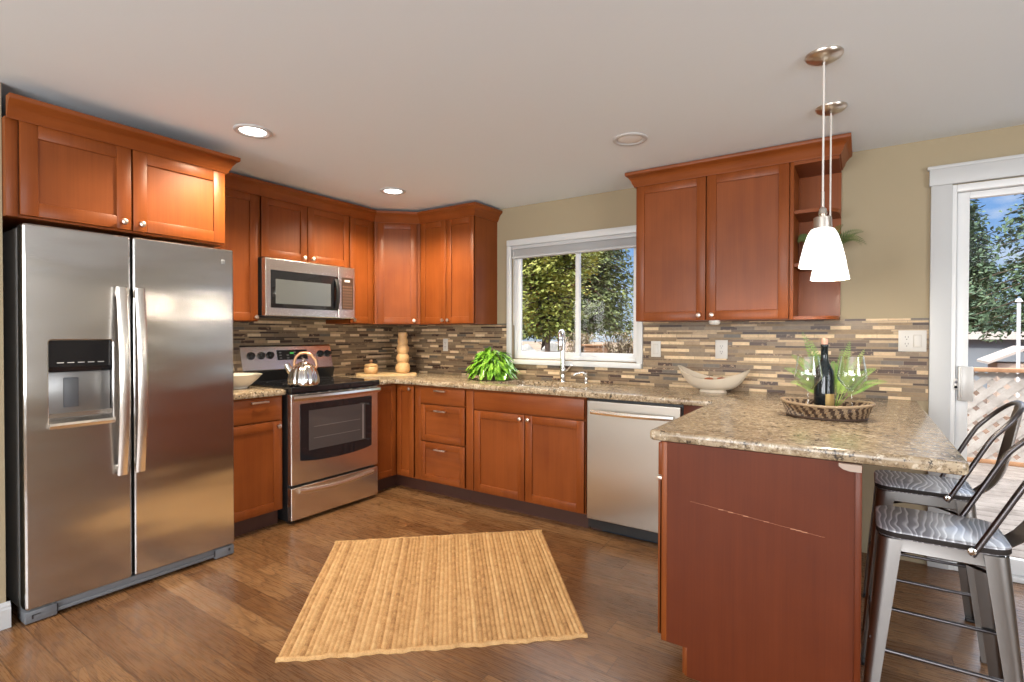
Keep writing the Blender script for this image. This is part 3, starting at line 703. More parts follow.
# ------------------------------------------------------------------ range
ra = thing('range', 'stainless electric range with black glass cooktop beside the narrow base door', 'range', (.35, -1.256, 0))
Y0, Y1, RX = -1.6345, -.8775, .6857
link('body', MB().box(.03, .640, Y0 + .002, Y1 - .002, .02, .884), BLACK, ra)
link('cooktop', MB().box(.05, .700, Y0 - .004, Y1 + .004, .885, .926, .006, seg=3), BLACKGLASS, ra)
for (x_, y_, r_) in ((.24, -1.45, .075), (.24, -1.07, .10), (.49, -1.45, .10), (.49, -1.07, .075)):
    ck = MB().lathe([(r_, .9262), (r_, .9266), (r_ - .004, .9266), (r_ - .004, .9262)], (x_, y_, 0), 32, cap=False); link('burner_ring', ck, DARKGREY, ra)
mb = MB(); mb.prism([(.012, .926), (.105, .926), (.120, 1.005), (.100, 1.012), (.060, 1.184), (.048, 1.196), (.012, 1.196)], Y0, Y1 + .022, 'y', None)
bgd = link('backguard', mb, STEEL, ra)
mb = MB(); mb.prism([(.106, .927), (.128, 1.000), (.118, 1.008), (.10, .927)], Y0 + .004, Y1 + .018, 'y'); link('backguard_base', mb, BLACK, bgd)
nx = Vector((.163, 0, .038)).normalized()
fg = frame((.100 + .001, 0, 1.012), (0, 1, 0), (nx.x, 0, nx.z))
sl3 = Vector((-.038, 0, .163)).normalized(); fg = Matrix((Vector((0, 1, 0)), Vector((nx.x, 0, nx.z)), sl3)).transposed().to_4x4(); fg.translation = Vector((.1005, 0, 1.012))
dsp = MB(fg); dsp.box(-1.350, -1.085, -.002, .002, .070, .148, .001); dpo = link('display_panel', dsp, BLACK, bgd)
link('clock', MB(fg).box(-1.240, -1.208, .0015, .003, .116, .129), GREENLED, dpo)
BUTTONG = plain('button_grey', (.20, .20, .20), .4)
for i in range(4):
    for j in range(3):
        if not (1 <= i <= 1 and j == 2): link('button', MB(fg).box(-1.333 + i * .062, -1.313 + i * .062, .0015, .0026, .080 + j * .022, .090 + j * .022), BUTTONG, dpo)
for y_ in (-1.560, -1.480, -1.408, -.965, -.895):
    k = MB(fg); k.rings([[(y_ + r_ * math.cos(2 * math.pi * i / 18), d_, .110 + r_ * math.sin(2 * math.pi * i / 18)) for i in range(18)] for r_, d_ in ((.029, 0), (.029, .005), (.022, .008), (.020, .028), (.014, .031))]).box(y_ - .004, y_ + .004, .028, .036, .092, .128, .001)
    link('knob', k, BLACK, bgd)
OFR = FL(.640)
od = MB(OFR); t = RX - .640
od.box(Y0 + .003, Y1 - .003, 0, t, .262, .880, .008, seg=3)
odo = link('oven_door', od, STEEL, ra)
wp = [(-1.565, .424), (-1.505, .412), (-1.40, .402), (-1.256, .397), (-1.11, .402), (-1.01, .412), (-.948, .424), (-.945, .80), (-.952, .808), (-1.56, .808), (-1.567, .80)]
w_ = MB(); w_.prism(wp, RX - .002, RX + .003, 'x'); wo = link('oven_window', w_, BLACKGLASS, odo)
link('inner_pane', MB().prism([(-1.50, .482), (-1.01, .482), (-1.01, .757), (-1.50, .757)], RX + .002, RX + .0042, 'x'), OVENGLASS, wo)
ln = MB(); ln.box(RX + .004, RX + .0048, -1.038, -1.026, .490, .75); ln.box(RX + .004, RX + .0048, -1.46, -1.06, .640, .642).box(RX + .004, RX + .0048, -1.46, -1.06, .56, .562); link('rack_line', ln, plain('rack_grey', (.20, .18, .17), .3), wo)
hb = MB(); rs = []
for i in range(17):
    s_ = i / 16; y_ = Y0 + .004 + s_ * (Y1 - Y0 - .008); x_ = RX + .018 + .020 * math.sin(math.pi * s_)
    rs.append([(x_ + a, y_, .850 + b) for a, b in ((-.006, -.020), (.008, -.017), (.015, 0), (.010, .016), (-.006, .020))])
hb.rings(rs); hb.box(RX - .002, RX + .022, Y0 + .006, Y0 + .05, .835, .865, .004).box(RX - .002, RX + .022, Y1 - .05, Y1 - .006, .835, .865, .004)
link('oven_handle', hb, STEEL, odo)
vt = MB()
for i in range(7): vt.box(RX - .004, RX + .0012, -1.58 + i * .09, -1.52 + i * .09, .8735, .8785)
link('vent', vt, BLACK, odo)
dw_ = MB(OFR); dw_.box(Y0 + .003, Y1 - .003, 0, t, .026, .246, .006, seg=3); do = link('storage_drawer', dw_, STEEL, ra)
hb = MB(); rs = []
for i in range(17):
    s_ = i / 16; y_ = -1.575 + s_ * .64; dz = -.024 * math.sin(math.pi * s_)
    rs.append([(RX - .002, y_, .235 + dz), (RX + .016, y_, .232 + dz), (RX + .020, y_, .222 + dz), (RX + .012, y_, .205 + dz), (RX - .002, y_, .200 + dz)])
hb.rings(rs); link('drawer_handle', hb, STEEL, do)
for a in (.06, .60):
    for b in (Y0 + .03, Y1 - .06): link('foot', MB().box(a, a + .03, b, b + .03, 0, .022), BLACK, ra)

# ------------------------------------------------------------------ microwave
mw = thing('microwave', 'stainless over-the-range microwave mounted above the cooktop', 'microwave', (.2, -1.256, 1.41))
MX, MZ0, MZ1 = .396, 1.408, 1.818
link('body', MB().box(.010, .345, -1.634, -.864, MZ0 + .006, MZ1, .003), BLACK, mw)
link('bottom_grille', MB().box(.03, .33, -1.60, -.91, MZ0 - .004, MZ0 + .008, .002), DARKGREY, mw)
mo = MB(FL(.346)); mo.box(-1.636, -1.026, 0, .05, MZ0, MZ1, .008, seg=3); md = link('door', mo, STEEL, mw)
gp = MB(FL(MX)); 
gp.box(-1.596, -1.032, -.002, .002, 1.468, 1.735, .001); g_ = link('door_glass', gp, BLACKGLASS, md)
link('window', MB(FL(MX)).box(-1.560, -1.100, .0015, .0032, 1.498, 1.672), MWGLASS, g_)
hd_ = MB(); hd_.rings([[(MX + .006 + .022 * math.sin(math.pi * i / 10) + a, -1.050 + b, 1.478 + .238 * i / 10) for a, b in ((-.006, -.014), (.006, -.014), (.009, 0), (.006, .014), (-.006, .014))] for i in range(11)]); link('handle', hd_, BLACK, md)
cp = MB(FL(.346)); cp.box(-1.024, -.864, 0, .05, MZ0, MZ1, .006, seg=3); co = link('control_panel', cp, STEEL, mw)
kp = MB(FL(MX)); kp.box(-.996, -.884, -.002, .002, 1.480, 1.735, .001); ko = link('keypad', kp, plain('keypad_brown', (.045, .022, .014), .3), co)
link('clock', MB(FL(MX)).box(-.968, -.918, .0015, .003, 1.700, 1.716), plain('clock_white', (.55, .55, .55), .4), ko)
BUTTONT = plain('button_tan', (.22, .13, .09), .4)
for i in range(5):
    for j in range(8): link('button', MB(FL(MX)).box(-.985 + i * .0195, -.974 + i * .0195, .0015, .0026, 1.492 + j * .0235, 1.503 + j * .0235), BUTTONT, ko)

# ------------------------------------------------------------------ dishwasher
dwt = thing('dishwasher', 'stainless dishwasher with bar handle under the granite worktop', 'dishwasher', (2.67, -.35, 0))
link('body', MB().box(2.366, 2.974, -.600, -.02, .03, .868), BLACK, dwt)
dd = link('door', MB(FB(-.600)).box(2.371, 2.968, 0, .036, .095, .858, .006, seg=3), STEELD, dwt)
rs = []
for i in range(15):
    s_ = i / 14; x_ = 2.402 + s_ * .53; yy = -.636 - .014 - .030 * math.sin(math.pi * s_)
    rs.append([(x_, yy - a, .788 + b) for a, b in ((-.006, -.015), (.006, -.013), (.010, 0), (.006, .013), (-.006, .015))])
hb = MB(); hb.rings(rs).box(2.405, 2.43, -.655, -.635, .778, .798, .003).box(2.905, 2.93, -.655, -.635, .778, .798, .003); link('handle', hb, STEEL, dd)
link('kick_plate', MB().box(2.449, 2.974, -.565, -.50, .004, .092, .003), plain('kick_dark', (.022, .028, .036), .35), dwt)
link('kick_filler', MB().box(2.368, 2.447, -KX, -.40, .001, .092), DARKWOOD, dwt)
for a in (2.47, 2.93):
    for b in (-.45, -.10): link('foot', MB().box(a, a + .02, b, b + .02, 0, .031), BLACK, dwt)

# ------------------------------------------------------------------ outlets and switches
def plate(x0, x1, z0, z1, name, label, cat, kind):
    t_ = thing(name, label, cat, ((x0 + x1) / 2, -.009, z0))
    link('cover_plate', MB(FB(-.0085)).box(x0, x1, 0, .006, z0, z1, .002), WHITEPLATE, t_)
    xm, zm = (x0 + x1) / 2, (z0 + z1) / 2
    def slots(xc):
        s_ = MB(FB(-.0085))
        for zz in (zm + .019, zm - .019): s_.box(xc - .008, xc - .0055, .0055, .0068, zz - .001, zz + .008).box(xc + .0055, xc + .008, .0055, .0068, zz - .001, zz + .008).box(xc - .0025, xc + .0025, .0055, .0068, zz - .012, zz - .007)
        link('socket', s_, SLOT, t_)
    def rocker(xc):
        r_ = MB(FB(-.0085)); r_.box(xc - .0165, xc + .0165, .005, .0092, zm - .033, zm + .033, .0015); link('rocker', r_, WHITEPLATE, t_)
        b_ = MB(FB(-.0085)); b_.box(xc - .018, xc + .018, .0045, .0062, zm - .0345, zm + .0345); link('rocker_gap', b_, plain('gap_tan', (.38, .33, .28), .6), t_)
    if kind == 's': rocker(xm)
    elif kind == 'o': slots(xm)
    else: slots(x0 + .038); rocker(x1 - .040)
plate(.598, .655, 1.128, 1.242, 'outlet', 'narrow white outlet on the tiles left of the trailing plant', 'outlet', 'o')
plate(2.578, 2.648, 1.122, 1.236, 'light_switch', 'white rocker switch on the tiles just right of the window', 'switch', 's')
plate(3.020, 3.098, 1.122, 1.246, 'outlet', 'white duplex outlet above the cream bowl', 'outlet', 'o')
plate(4.012, 4.138, 1.188, 1.308, 'outlet', 'wide white outlet and switch plate beside the sliding door', 'outlet', 'os')
pk = thing('cabinet_light', 'small white round light under the right wall cabinet', 'light', (3.075, -.29, CB - .03))
link('housing', MB().lathe([(.034, 0), (.034, -.014), (.026, -.026), (.010, -.028)], (3.075, -.285, CB), 20), WHITEPLATE, pk)

# ------------------------------------------------------------------ ceiling lights
def downlight(x_, y_, label, on):
    t_ = thing('recessed_light', label, 'light', (x_, y_, CHT), 'recessed ceiling lights')
    link('trim_ring', MB().lathe([(.094, 0), (.094, -.004), (.088, -.008), (.070, -.006), (.066, -.001)], (x_, y_, CHT), 36, cap=False), WHITEPAINT, t_)
    link('lens', MB().lathe([(.067, -.001), (.06, -.0035), (.03, -.005), (.004, -.005)], (x_, y_, CHT), 32), LENS if on else LENSOFF, t_)
    if on: lamp('downlight_bulb', 'SPOT', (x_, y_, CHT - .03), 115, (1, .86, .64), (0, 0, -1), shadow_soft_size=.06, spot_size=R(150), spot_blend=.6)
downlight(1.135, -2.144, 'lit round ceiling downlight nearest the refrigerator', True)
downlight(.892, -.914, 'lit round ceiling downlight near the corner cabinet', True)
downlight(2.766, -.925, 'unlit round ceiling downlight near the right wall cabinet', False)
def pendant(x_, y_, label):
    t_ = thing('pendant_lamp', label, 'pendant lamp', (x_, y_, CHT), 'pendant lamps over the peninsula')
    link('canopy', MB().lathe([(.066, 0), (.066, -.006), (.058, -.016), (.036, -.026), (.010, -.030)], (x_, y_, CHT), 32), NICKEL, t_)
    link('cord', MB().tube([(x_, y_, CHT - .028), (x_, y_, 1.78)], .0038, 8), plain('cord_pale', (.62, .58, .54), .5), t_)
    sc_ = link('socket', MB().lathe([(.006, 1.835), (.0065, 1.775), (.013, 1.768), (.016, 1.750), (.012, 1.742), (.024, 1.738), (.031, 1.734), (.033, 1.690), (.028, 1.686)], (x_, y_, 0), 24), NICKEL, t_, smooth=30)
    pr = [(.030, 1.694), (.041, 1.688), (.052, 1.668), (.064, 1.630), (.075, 1.583), (.082, 1.545)]
    link('shade', MB().lathe(pr + [(r_ - .004, z_ + (.002 if i else .0)) for i, (r_, z_) in enumerate(reversed(pr))], (x_, y_, 0), 36, cap=False), SHADE, t_)
    link('bulb', MB().lathe([(.012, 1.668), (.015, 1.645), (.026, 1.615), (.024, 1.59), (.008, 1.578)], (x_, y_, 0), 18), LENS, t_)
    lamp('pendant_bulb_light', 'POINT', (x_, y_, 1.555), 9, (1, .88, .70), shadow_soft_size=.03)
    return t_
pendant(3.710, -1.340, 'frosted glass pendant lamp nearest the front edge of the peninsula')
pendant(3.710, -.780, 'frosted glass pendant lamp nearer the backsplash wall')

# ------------------------------------------------------------------ rug
def rug():
    P = [Vector((1.944, -2.524, 0)), Vector((2.880, -1.689, 0)), Vector((2.118, -.776, 0)), Vector((1.165, -1.652, 0))]
    NR, NL = 60, 170; mb = MB(); bm = mb.bm
    lay = bm.verts.layers.float_vector.new('braid')
    prof = [(.02, .05), (.22, .78), (.5, 1.0), (.78, .78), (.98, .05)]
    cols = []
    border = .022
    for r_ in range(NR):
        for (f_, h_) in prof:
            col = []
            for j in range(NL + 1):
                s_ = (r_ + f_) / NR; q = j / NL
                wob = .10 * math.sin(q * 9 + r_ * .7) / NR
                p = (P[0] * (1 - s_) + P[1] * s_) * (1 - q) + (P[3] * (1 - s_) + P[2] * s_) * q
                p = p + (P[1] - P[0]) * wob * math.sin(math.pi * q)
                br_ = .5 + .5 * math.sin(j * 2.1 + (2.2 if f_ > .5 else 0) + r_ * 1.3)
                z_ = .003 + .009 * h_ * (.72 + .28 * br_)
                if r_ == 0 and f_ < .1 or r_ == NR - 1 and f_ > .9: z_ = .0015
                v = bm.verts.new((p.x, p.y, z_)); v[lay] = (r_ + f_ * .98, j * 1.0, 0); col.append(v)
            cols.append(col)
    for a, b in zip(cols, cols[1:]):
        for j in range(NL): bm.faces.new((a[j], b[j], b[j + 1], a[j + 1]))
    # end braid across the near and far edges
    for (A, B, sid) in ((P[0], P[1], 0), (P[3], P[2], 1)):
        n = 150; rr = []
        for i in range(n + 1):
            p = A.lerp(B, i / n); d_ = (B - A).normalized(); o_ = Vector((-d_.y, d_.x, 0)); h_ = .0115 + .0016 * math.sin(i * 2.1); p = p + o_ * (.004 * math.sin(i * .31) + .003 * math.sin(i * .83))
            rr.append([bm.verts.new(Vector((p.x, p.y, 0)) + o_ * .011 * c_ + Vector((0, 0, z_ * h_))) for c_, z_ in ((-1.3, .05), (-.9, .75), (0, 1), (.9, .75), (1.3, .05))])
            for v in rr[-1]: v[lay] = (200 + sid, i, 0)
        for a, b in zip(rr, rr[1:]):
            for k in range(4): bm.faces.new((a[k], a[k + 1], b[k + 1], b[k]))
    bmesh.ops.recalc_face_normals(bm, faces=bm.faces[:])
    up = sum(f.normal.z for f in bm.faces)
    if up < 0: bmesh.ops.reverse_faces(bm, faces=bm.faces[:])
    vs = [bm.verts.new((p.x, p.y, .001)) for p in P]; bm.faces.new(vs)
    return mb
solo('rug', rug(), JUTE, 'braided jute rug lying askew on the wood floor', 'rug', smooth=60, normals=False)

# ------------------------------------------------------------------ counter objects
KC = (.628, -1.498, .9265)
kt = thing('kettle', 'fluted stainless kettle with copper handle on the cooktop', 'kettle', KC)
mb = MB(); rs = []
for r_, z_, fl in ((.092, 0, 0), (.102, .006, .3), (.105, .02, 1), (.101, .05, 1), (.091, .09, 1), (.076, .124, 1), (.054, .146, .6), (.034, .153, 0)):
    rs.append([(KC[0] + (r_ * (1 + .075 * fl * abs(math.cos(7 * a)) - .05 * fl)) * math.cos(a), KC[1] + (r_ * (1 + .075 * fl * abs(math.cos(7 * a)) - .05 * fl)) * math.sin(a), KC[2] + z_) for a in [2 * math.pi * i / 112 for i in range(112)]])
mb.rings(rs); link('body', mb, CHROME, kt)
link('lid', MB().lathe([(.036, .152), (.034, .158), (.018, .164), (.008, .166), (.008, .172), (.013, .178), (.010, .186), (.003, .188)], KC, 24), CHROME, kt)
hv = Vector((.55, .83, 0)).normalized()
kp_ = lambda a, z_: (KC[0] + hv.x * a, KC[1] + hv.y * a, KC[2] + z_)
link('spout', MB().tube([kp_(-.070, .085), kp_(-.088, .105), kp_(-.100, .130), kp_(-.108, .150)], [.026, .024, .021, .019], 12), CHROME, kt)
link('handle', MB().tube([kp_(-.062, .125), kp_(-.060, .165), kp_(-.048, .200), kp_(-.020, .224), kp_(.015, .226), kp_(.050, .208), kp_(.078, .175), kp_(.086, .140), kp_(.078, .112)], [.008, .009, .010, .011, .011, .011, .010, .009, .008], 10), COPPER, kt)
bl_ = thing('bowl', 'white flared bowl on the short worktop beside the refrigerator', 'bowl', (.35, -1.80, CT))
pr = [(.045, 0), (.050, .003), (.050, .012), (.070, .025), (.110, .065), (.135, .095), (.131, .096), (.105, .068), (.066, .031), (.02, .024)]
link('body', MB().lathe([(a * 1.08, b) for a, b in pr], (.35, -1.80, CT), 40), CERAMIC, bl_)
bo = thing('cutting_board', 'pale wooden board lying in the worktop corner', 'cutting board', (.30, -.42, CT), rz=R(48))
mb = MB(); ca, sa_ = math.cos(R(48)), math.sin(R(48))
mb.prism([(.30 + a * ca - b * sa_, -.42 + a * sa_ + b * ca) for a, b in rrect(-.27, .25, -.12, .11, .03)], CT + .0005, CT + .018); link('board', mb, BOARDWOOD, bo)
BZ = CT + .018
jr = thing('wooden_jar', 'squat turned wooden jar with knobbed lid on the board', 'jar', (.222, -.545, BZ))
link('body', MB().lathe([(.040, 0), (.052, .008), (.060, .025), (.061, .045), (.056, .060), (.048, .066), (.04, .068)], (.222, -.545, BZ + .0005), 28), TANWOOD, jr)
lo = link('lid', MB().lathe([(.058, .068), (.060, .074), (.050, .082), (.020, .090), (.007, .092)], (.222, -.545, BZ), 28), TANWOOD, jr)
link('knob', MB().lathe([(.006, .090), (.006, .098), (.014, .104), (.016, .114), (.011, .124), (.003, .127)], (.222, -.545, BZ), 18), COPPER, lo)
vs_ = thing('turned_wood_ornament', 'tall stacked-bead turned wooden ornament standing in the worktop corner', 'ornament', (.345, -.30, BZ))
prf = [(.056, 0), (.066, .012), (.073, .042), (.066, .075), (.050, .092), (.056, .108), (.064, .130), (.060, .160), (.047, .178), (.052, .192), (.060, .212), (.060, .240), (.048, .258), (.044, .266), (.050, .280), (.052, .300), (.044, .318), (.040, .326), (.043, .345), (.045, .365), (.042, .378), (.02, .382)]
link('body', MB().lathe([(r_ * .92, z_ * .97) for r_, z_ in prf], (.360, -.295, BZ + .0005), 32), TANWOOD, vs_)

# trailing plant by the window
def leaf(mb, base, d, up, L, W, fold=.25, droop=.35, n=5):
    d = d.normalized(); s_ = d.cross(up).normalized(); nn = s_.cross(d).normalized(); rows = []
    for i in range(n + 1):
        q = i / n; wv = W * math.sin(math.pi * min(1, q * .92 + .06)) ** .8 * (1 - .35 * q)
        c_ = base + d * L * q + Vector((0, 0, -1)) * droop * L * q * q
        rows.append((c_ - s_ * wv + nn * fold * wv, c_, c_ + s_ * wv + nn * fold * wv))
    vv = [[mb.bm.verts.new(p) for p in r_] for r_ in rows]
    for a, b in zip(vv, vv[1:]):
        for k in range(2): mb.bm.faces.new((a[k], a[k + 1], b[k + 1], b[k]))
PC = Vector((1.318, -.235, CT))
pl = thing('potted_plant', 'bushy glossy green trailing plant on the worktop beside the window', 'plant', PC)
link('pot', MB().lathe([(.040, 0), (.050, .055), (.052, .060), (.046, .060), (.042, .05)], PC, 20), BARK, pl)
rnd = random.Random(3)
stm = MB(); lf = MB()
for i in range(330):
    a = rnd.uniform(0, 2 * math.pi); u = rnd.random(); el = math.asin(u ** .9)
    k = rnd.uniform(.80, 1.0); rx = .185 * k; 
    tip = PC + Vector((math.cos(a) * math.cos(el) * rx, math.sin(a) * math.cos(el) * rx * .78, .045 + math.sin(el) * .205 * k + .02 * math.sin(a * 3)))
    if tip.y > -.05: tip.y = -.05 - rnd.random() * .03
    if i < 70: stm.tube([PC + Vector((0, 0, .055)), PC + (tip - PC) * .55 + Vector((0, 0, .05)), tip], .0020, 5)
    out = Vector((math.cos(a) * (.55 + .3 * math.cos(el)), math.sin(a) * (.5 + .3 * math.cos(el)), -1.05 + .75 * math.sin(el) + rnd.uniform(-.25, .35))); out += Vector((rnd.uniform(-.5, .5), rnd.uniform(-.5, .5), 0)); L = rnd.uniform(.055, .095)
    nup = Vector((math.cos(a) * .8, math.sin(a) * .8, .7 + math.sin(el))) + Vector((rnd.uniform(-.5, .5), rnd.uniform(-.5, .5), rnd.uniform(-.3, .3)))
    leaf(lf, tip, out, nup, L, L * rnd.uniform(.17, .27), droop=.2)
for v in lf.bm.verts:
    if v.co.z < CT + .004: v.co.z = CT + .004 + (v.co.z - CT) * .02 + .004
    if v.co.y > -.045: v.co.y = -.045 + .1 * (v.co.y + .045) * .3
link('stem', stm, FERN, pl); link('foliage', lf, IVY, pl)

# cream boat bowl with fruit
BC = (3.045, -.185, CT)
cb_ = thing('bowl', 'cream boat-shaped bowl with swept-up ends on the worktop below the switch and outlet', 'bowl', BC)
mb = MB(); rs = []; N = 64
def boat(k, th):
    rr_ = []
    for i in range(N):
        a = 2 * math.pi * i / N; ca_, sa_ = math.cos(a), math.sin(a)
        rimz = .088 + .068 * ca_ * ca_ * (1.12 if ca_ < 0 else .92)
        A, B = .078 + (.222 - .078 - th) * k ** .62, .052 + (.128 - .052 - th) * k ** .62
        z_ = .016 + th * 1.0 + (rimz - .016 - th) * k ** 1.35
        rr_.append((BC[0] + A * ca_, BC[1] + B * sa_, BC[2] + z_))
    return rr_
rs.append([(BC[0] + .085 * math.cos(2 * math.pi * i / N), BC[1] + .055 * math.sin(2 * math.pi * i / N), BC[2] + .0005) for i in range(N)])
rs.append([(BC[0] + .078 * math.cos(2 * math.pi * i / N), BC[1] + .050 * math.sin(2 * math.pi * i / N), BC[2] + .015) for i in range(N)])
for i in range(0, 9): rs.append(boat(i / 8, 0))
for i in range(8, -1, -1): rs.append(boat(i / 8, .007))
mb.rings(rs); link('body', mb, BOWLMAT, cb_)
def fruit(x_, y_, z_, r_, label):
    t_ = thing('apple', label, 'fruit', (x_, y_, z_), 'red fruit in the cream bowl')
    link('flesh', MB().lathe([(.004, .16 * r_), (.35 * r_, 0), (.75 * r_, .22 * r_), (1.0 * r_, .8 * r_), (.97 * r_, 1.2 * r_), (.7 * r_, 1.68 * r_), (.3 * r_, 1.78 * r_), (.03 * r_, 1.6 * r_)], (x_, y_, z_), 20), APPLE, t_)
    link('stem', MB().tube([(x_, y_, z_ + 1.58 * r_), (x_ + .003, y_, z_ + 2.0 * r_)], .0015, 6), BARK, t_)
fruit(3.020, -.185, CT + .027, .036, 'reddish fruit in the cream bowl, left of the pair')
fruit(3.098, -.180, CT + .029, .037, 'reddish fruit in the cream bowl, right of the pair')

# basket tray with bottle, glasses, ferns
TC = (3.709, -.990, CT)
bk = thing('basket_tray', 'oval dark wicker tray with pale rim on the peninsula counter', 'basket', TC)
mb = MB(); NB = 132; layers = []
for k in range(9):
    q = k / 8; rx, ry = .150 + .026 * q, .112 + .026 * q; z_ = .004 + .056 * q
    ring = []
    for i in range(NB):
        a = 2 * math.pi * i / NB; wv = .0028 * (1 if (i + k) % 2 else -1)
        ring.append((TC[0] + (rx + wv) * math.cos(a), TC[1] + (ry + wv) * math.sin(a), TC[2] + z_ + .010 * q * math.cos(a) ** 2))
    layers.append(ring)
inner = [[(TC[0] + (p[0] - TC[0]) * .955, TC[1] + (p[1] - TC[1]) * .94, max(p[2], TC[2] + .008)) for p in r_] for r_ in reversed(layers)]
mb._mi(BASKETD); mb._mi(BASKETL)
mb.rings(layers + inner, True, True, True)
for f in mb.bm.faces:
    c_ = f.calc_center_median(); a = math.atan2((c_.y - TC[1]) / .72, c_.x - TC[0]); f.material_index = 1 if int((a + c_.z * 3.0) * 10.0 + 100) % 2 else 0
link('weave', mb, None, bk, smooth=None)
rm = []
for i in range(97):
    a = 2 * math.pi * i / 96; rm.append((TC[0] + .1765 * math.cos(a), TC[1] + .138 * math.sin(a), TC[2] + .061 + .010 * math.cos(a) ** 2))
link('rim', MB().tube(rm, [.0055 + .0012 * (i % 2) for i in range(97)], 8, caps=False), BASKETL, bk); rm2 = [(TC[0] + .152 * math.cos(2 * math.pi * i / 96), TC[1] + .114 * math.sin(2 * math.pi * i / 96), TC[2] + .006) for i in range(97)]
link('base_rope', MB().tube(rm2, [.0045 + .0015 * (i % 2) for i in range(97)], 8, caps=False), BASKETD, bk)
TZ = CT + .0095
BX, BY = 3.699, -.925
bo_ = thing('wine_bottle', 'dark wine bottle standing in the wicker tray', 'bottle', (BX, BY, TZ))
link('glass', MB().lathe([(.030, 0), (.040, .004), (.0415, .02), (.0415, .165), (.036, .195), (.022, .225), (.0155, .245), (.0145, .300), (.016, .302), (.016, .312), (.0145, .314)], (BX, BY, TZ), 32), BOTTLEG, bo_)
link('cork', MB().lathe([(.0135, .314), (.0140, .335), (.012, .340), (.003, .341)], (BX, BY, TZ), 20), CORK, bo_)
lb = MB(); an = [R(-80 + 62 * i / 10) for i in range(11)]; lb.rings([[(BX + .0421 * math.cos(a), BY + .0421 * math.sin(a), TZ + z_) for a in an] for z_ in (.022, .092)], False, False, False); link('label', lb, GOLD, bo_, 'small gold label', normals=False)
def wineglass(x_, y_, label, s_=1.0):
    t_ = thing('wine_glass', label, 'wine glass', (x_, y_, TZ), 'wine glasses in the tray')
    out = [(.034, .0), (.034, .002), (.012, .006), (.0042, .014), (.0038, .100), (.006, .108), (.016, .116), (.038, .142), (.053, .164), (.056, .176), (.051, .210), (.043, .262)]
    inn_ = [(.0418, .262), (.0498, .210), (.0547, .176), (.0517, .1655), (.0367, .144), (.015, .119), (.002, .113)]
    link('bowl', MB().lathe([(r_ * s_, z_ * s_) for r_, z_ in out[5:]] + [(r_ * s_, z_ * s_) for r_, z_ in inn_], (x_, y_, TZ), 36, cap=False), WINEGLASS, t_, smooth=70)
    link('stem', MB().lathe([(r_ * s_, z_ * s_) for r_, z_ in out[2:6]], (x_, y_, TZ), 16), WINEGLASS, t_, smooth=70)
    link('foot', MB().lathe([(r_ * s_, z_ * s_) for r_, z_ in out[:3]], (x_, y_, TZ), 28), WINEGLASS, t_, smooth=70)
wineglass(3.643, -1.040, 'clear wine glass standing left of the wine bottle'); wineglass(3.806, -1.005, 'clear wine glass standing right of the wine bottle', 1.01)
def frond(mb, p0, p1, p2, L, n=16, i0=2):
    pts = []
    for i in range(n + 1):
        q = i / n; pts.append(p0 * (1 - q) ** 2 + p1 * 2 * q * (1 - q) + p2 * q * q)
    mb.tube(pts, [.0016 * (1 - .7 * i / n) for i in range(n + 1)], 5)
    for i in range(i0, n):
        t_ = (pts[i + 1] - pts[i - 1]).normalized(); side = t_.cross(Vector((.25, -1, .35))).normalized(); nn = side.cross(t_)
        qq = (i - i0) / (n - i0); wl = L * min(1, .35 + 3.0 * qq) * (1 - qq) ** .75 + .003
        for sg in (-1, 1):
            for kk in range(1):
                d_ = (side * sg * .9 + t_ * (.55 + .2 * kk) + nn * .12).normalized(); b_ = pts[i] + t_ * .003 * kk
                tip = b_ + d_ * wl; wv = t_ * min(.0052, wl * .18)
                mid = b_ + d_ * wl * .5 - Vector((0, 0, .04 * wl))
                vs = [mb.bm.verts.new(p) for p in (b_ - wv * .5, mid - wv, tip, mid + wv)]; mb.bm.faces.new(vs)
FC = Vector((3.738, -.872, TZ + .006))
fe = thing('fern_bunch', 'bunch of green fern fronds in the wicker tray around the bottle', 'fern', FC)
for (x_, y_, z_, k) in ((3.602, -.86, 1.300, .050), (3.640, -.85, 1.255, .045), (3.560, -.87, 1.185, .050), (3.530, -.88, 1.120, .048), (3.560, -.92, 1.055, .045), (3.655, -.83, 1.20, .045), (3.795, -.85, 1.255, .048), (3.765, -.83, 1.215, .045), (3.850, -.84, 1.215, .045), (3.895, -.86, 1.13, .042), (3.935, -.88, 1.075, .036), (3.80, -.90, 1.10, .042), (3.73, -.86, 1.16, .04)):
    p2 = Vector((x_, y_, z_)); p1 = FC.lerp(p2, .45) + Vector((0, 0, .085 if z_ < 1.2 else .02))
    f_ = MB(); frond(f_, FC, p1, p2, k * .85, 30, 9); link('frond', f_, FERN, fe, smooth=None, normals=False)
ck_ = thing('corkscrew', 'small dark bottle opener with a red end lying in the tray', 'corkscrew', (3.755, -1.06, TZ))
link('handle', MB().tube([(3.715, -1.045, CT + .052), (3.765, -1.068, CT + .048)], .007, 8), BLACK, ck_); link('red_end', MB().lathe([(.002, -.010), (.010, -.006), (.012, 0), (.010, .006), (.002, .010)], (3.778, -1.074, CT + .047), 14, axis='x'), REDP, ck_)
link('worm', MB().tube([(3.735 + .004 * math.cos(i * 1.3), -1.054 + .018 * i / 12 - .03, CT + .045 - .024 * i / 12 + .004 * math.sin(i * 1.3)) for i in range(13)], .002, 6), CHROME, ck_)
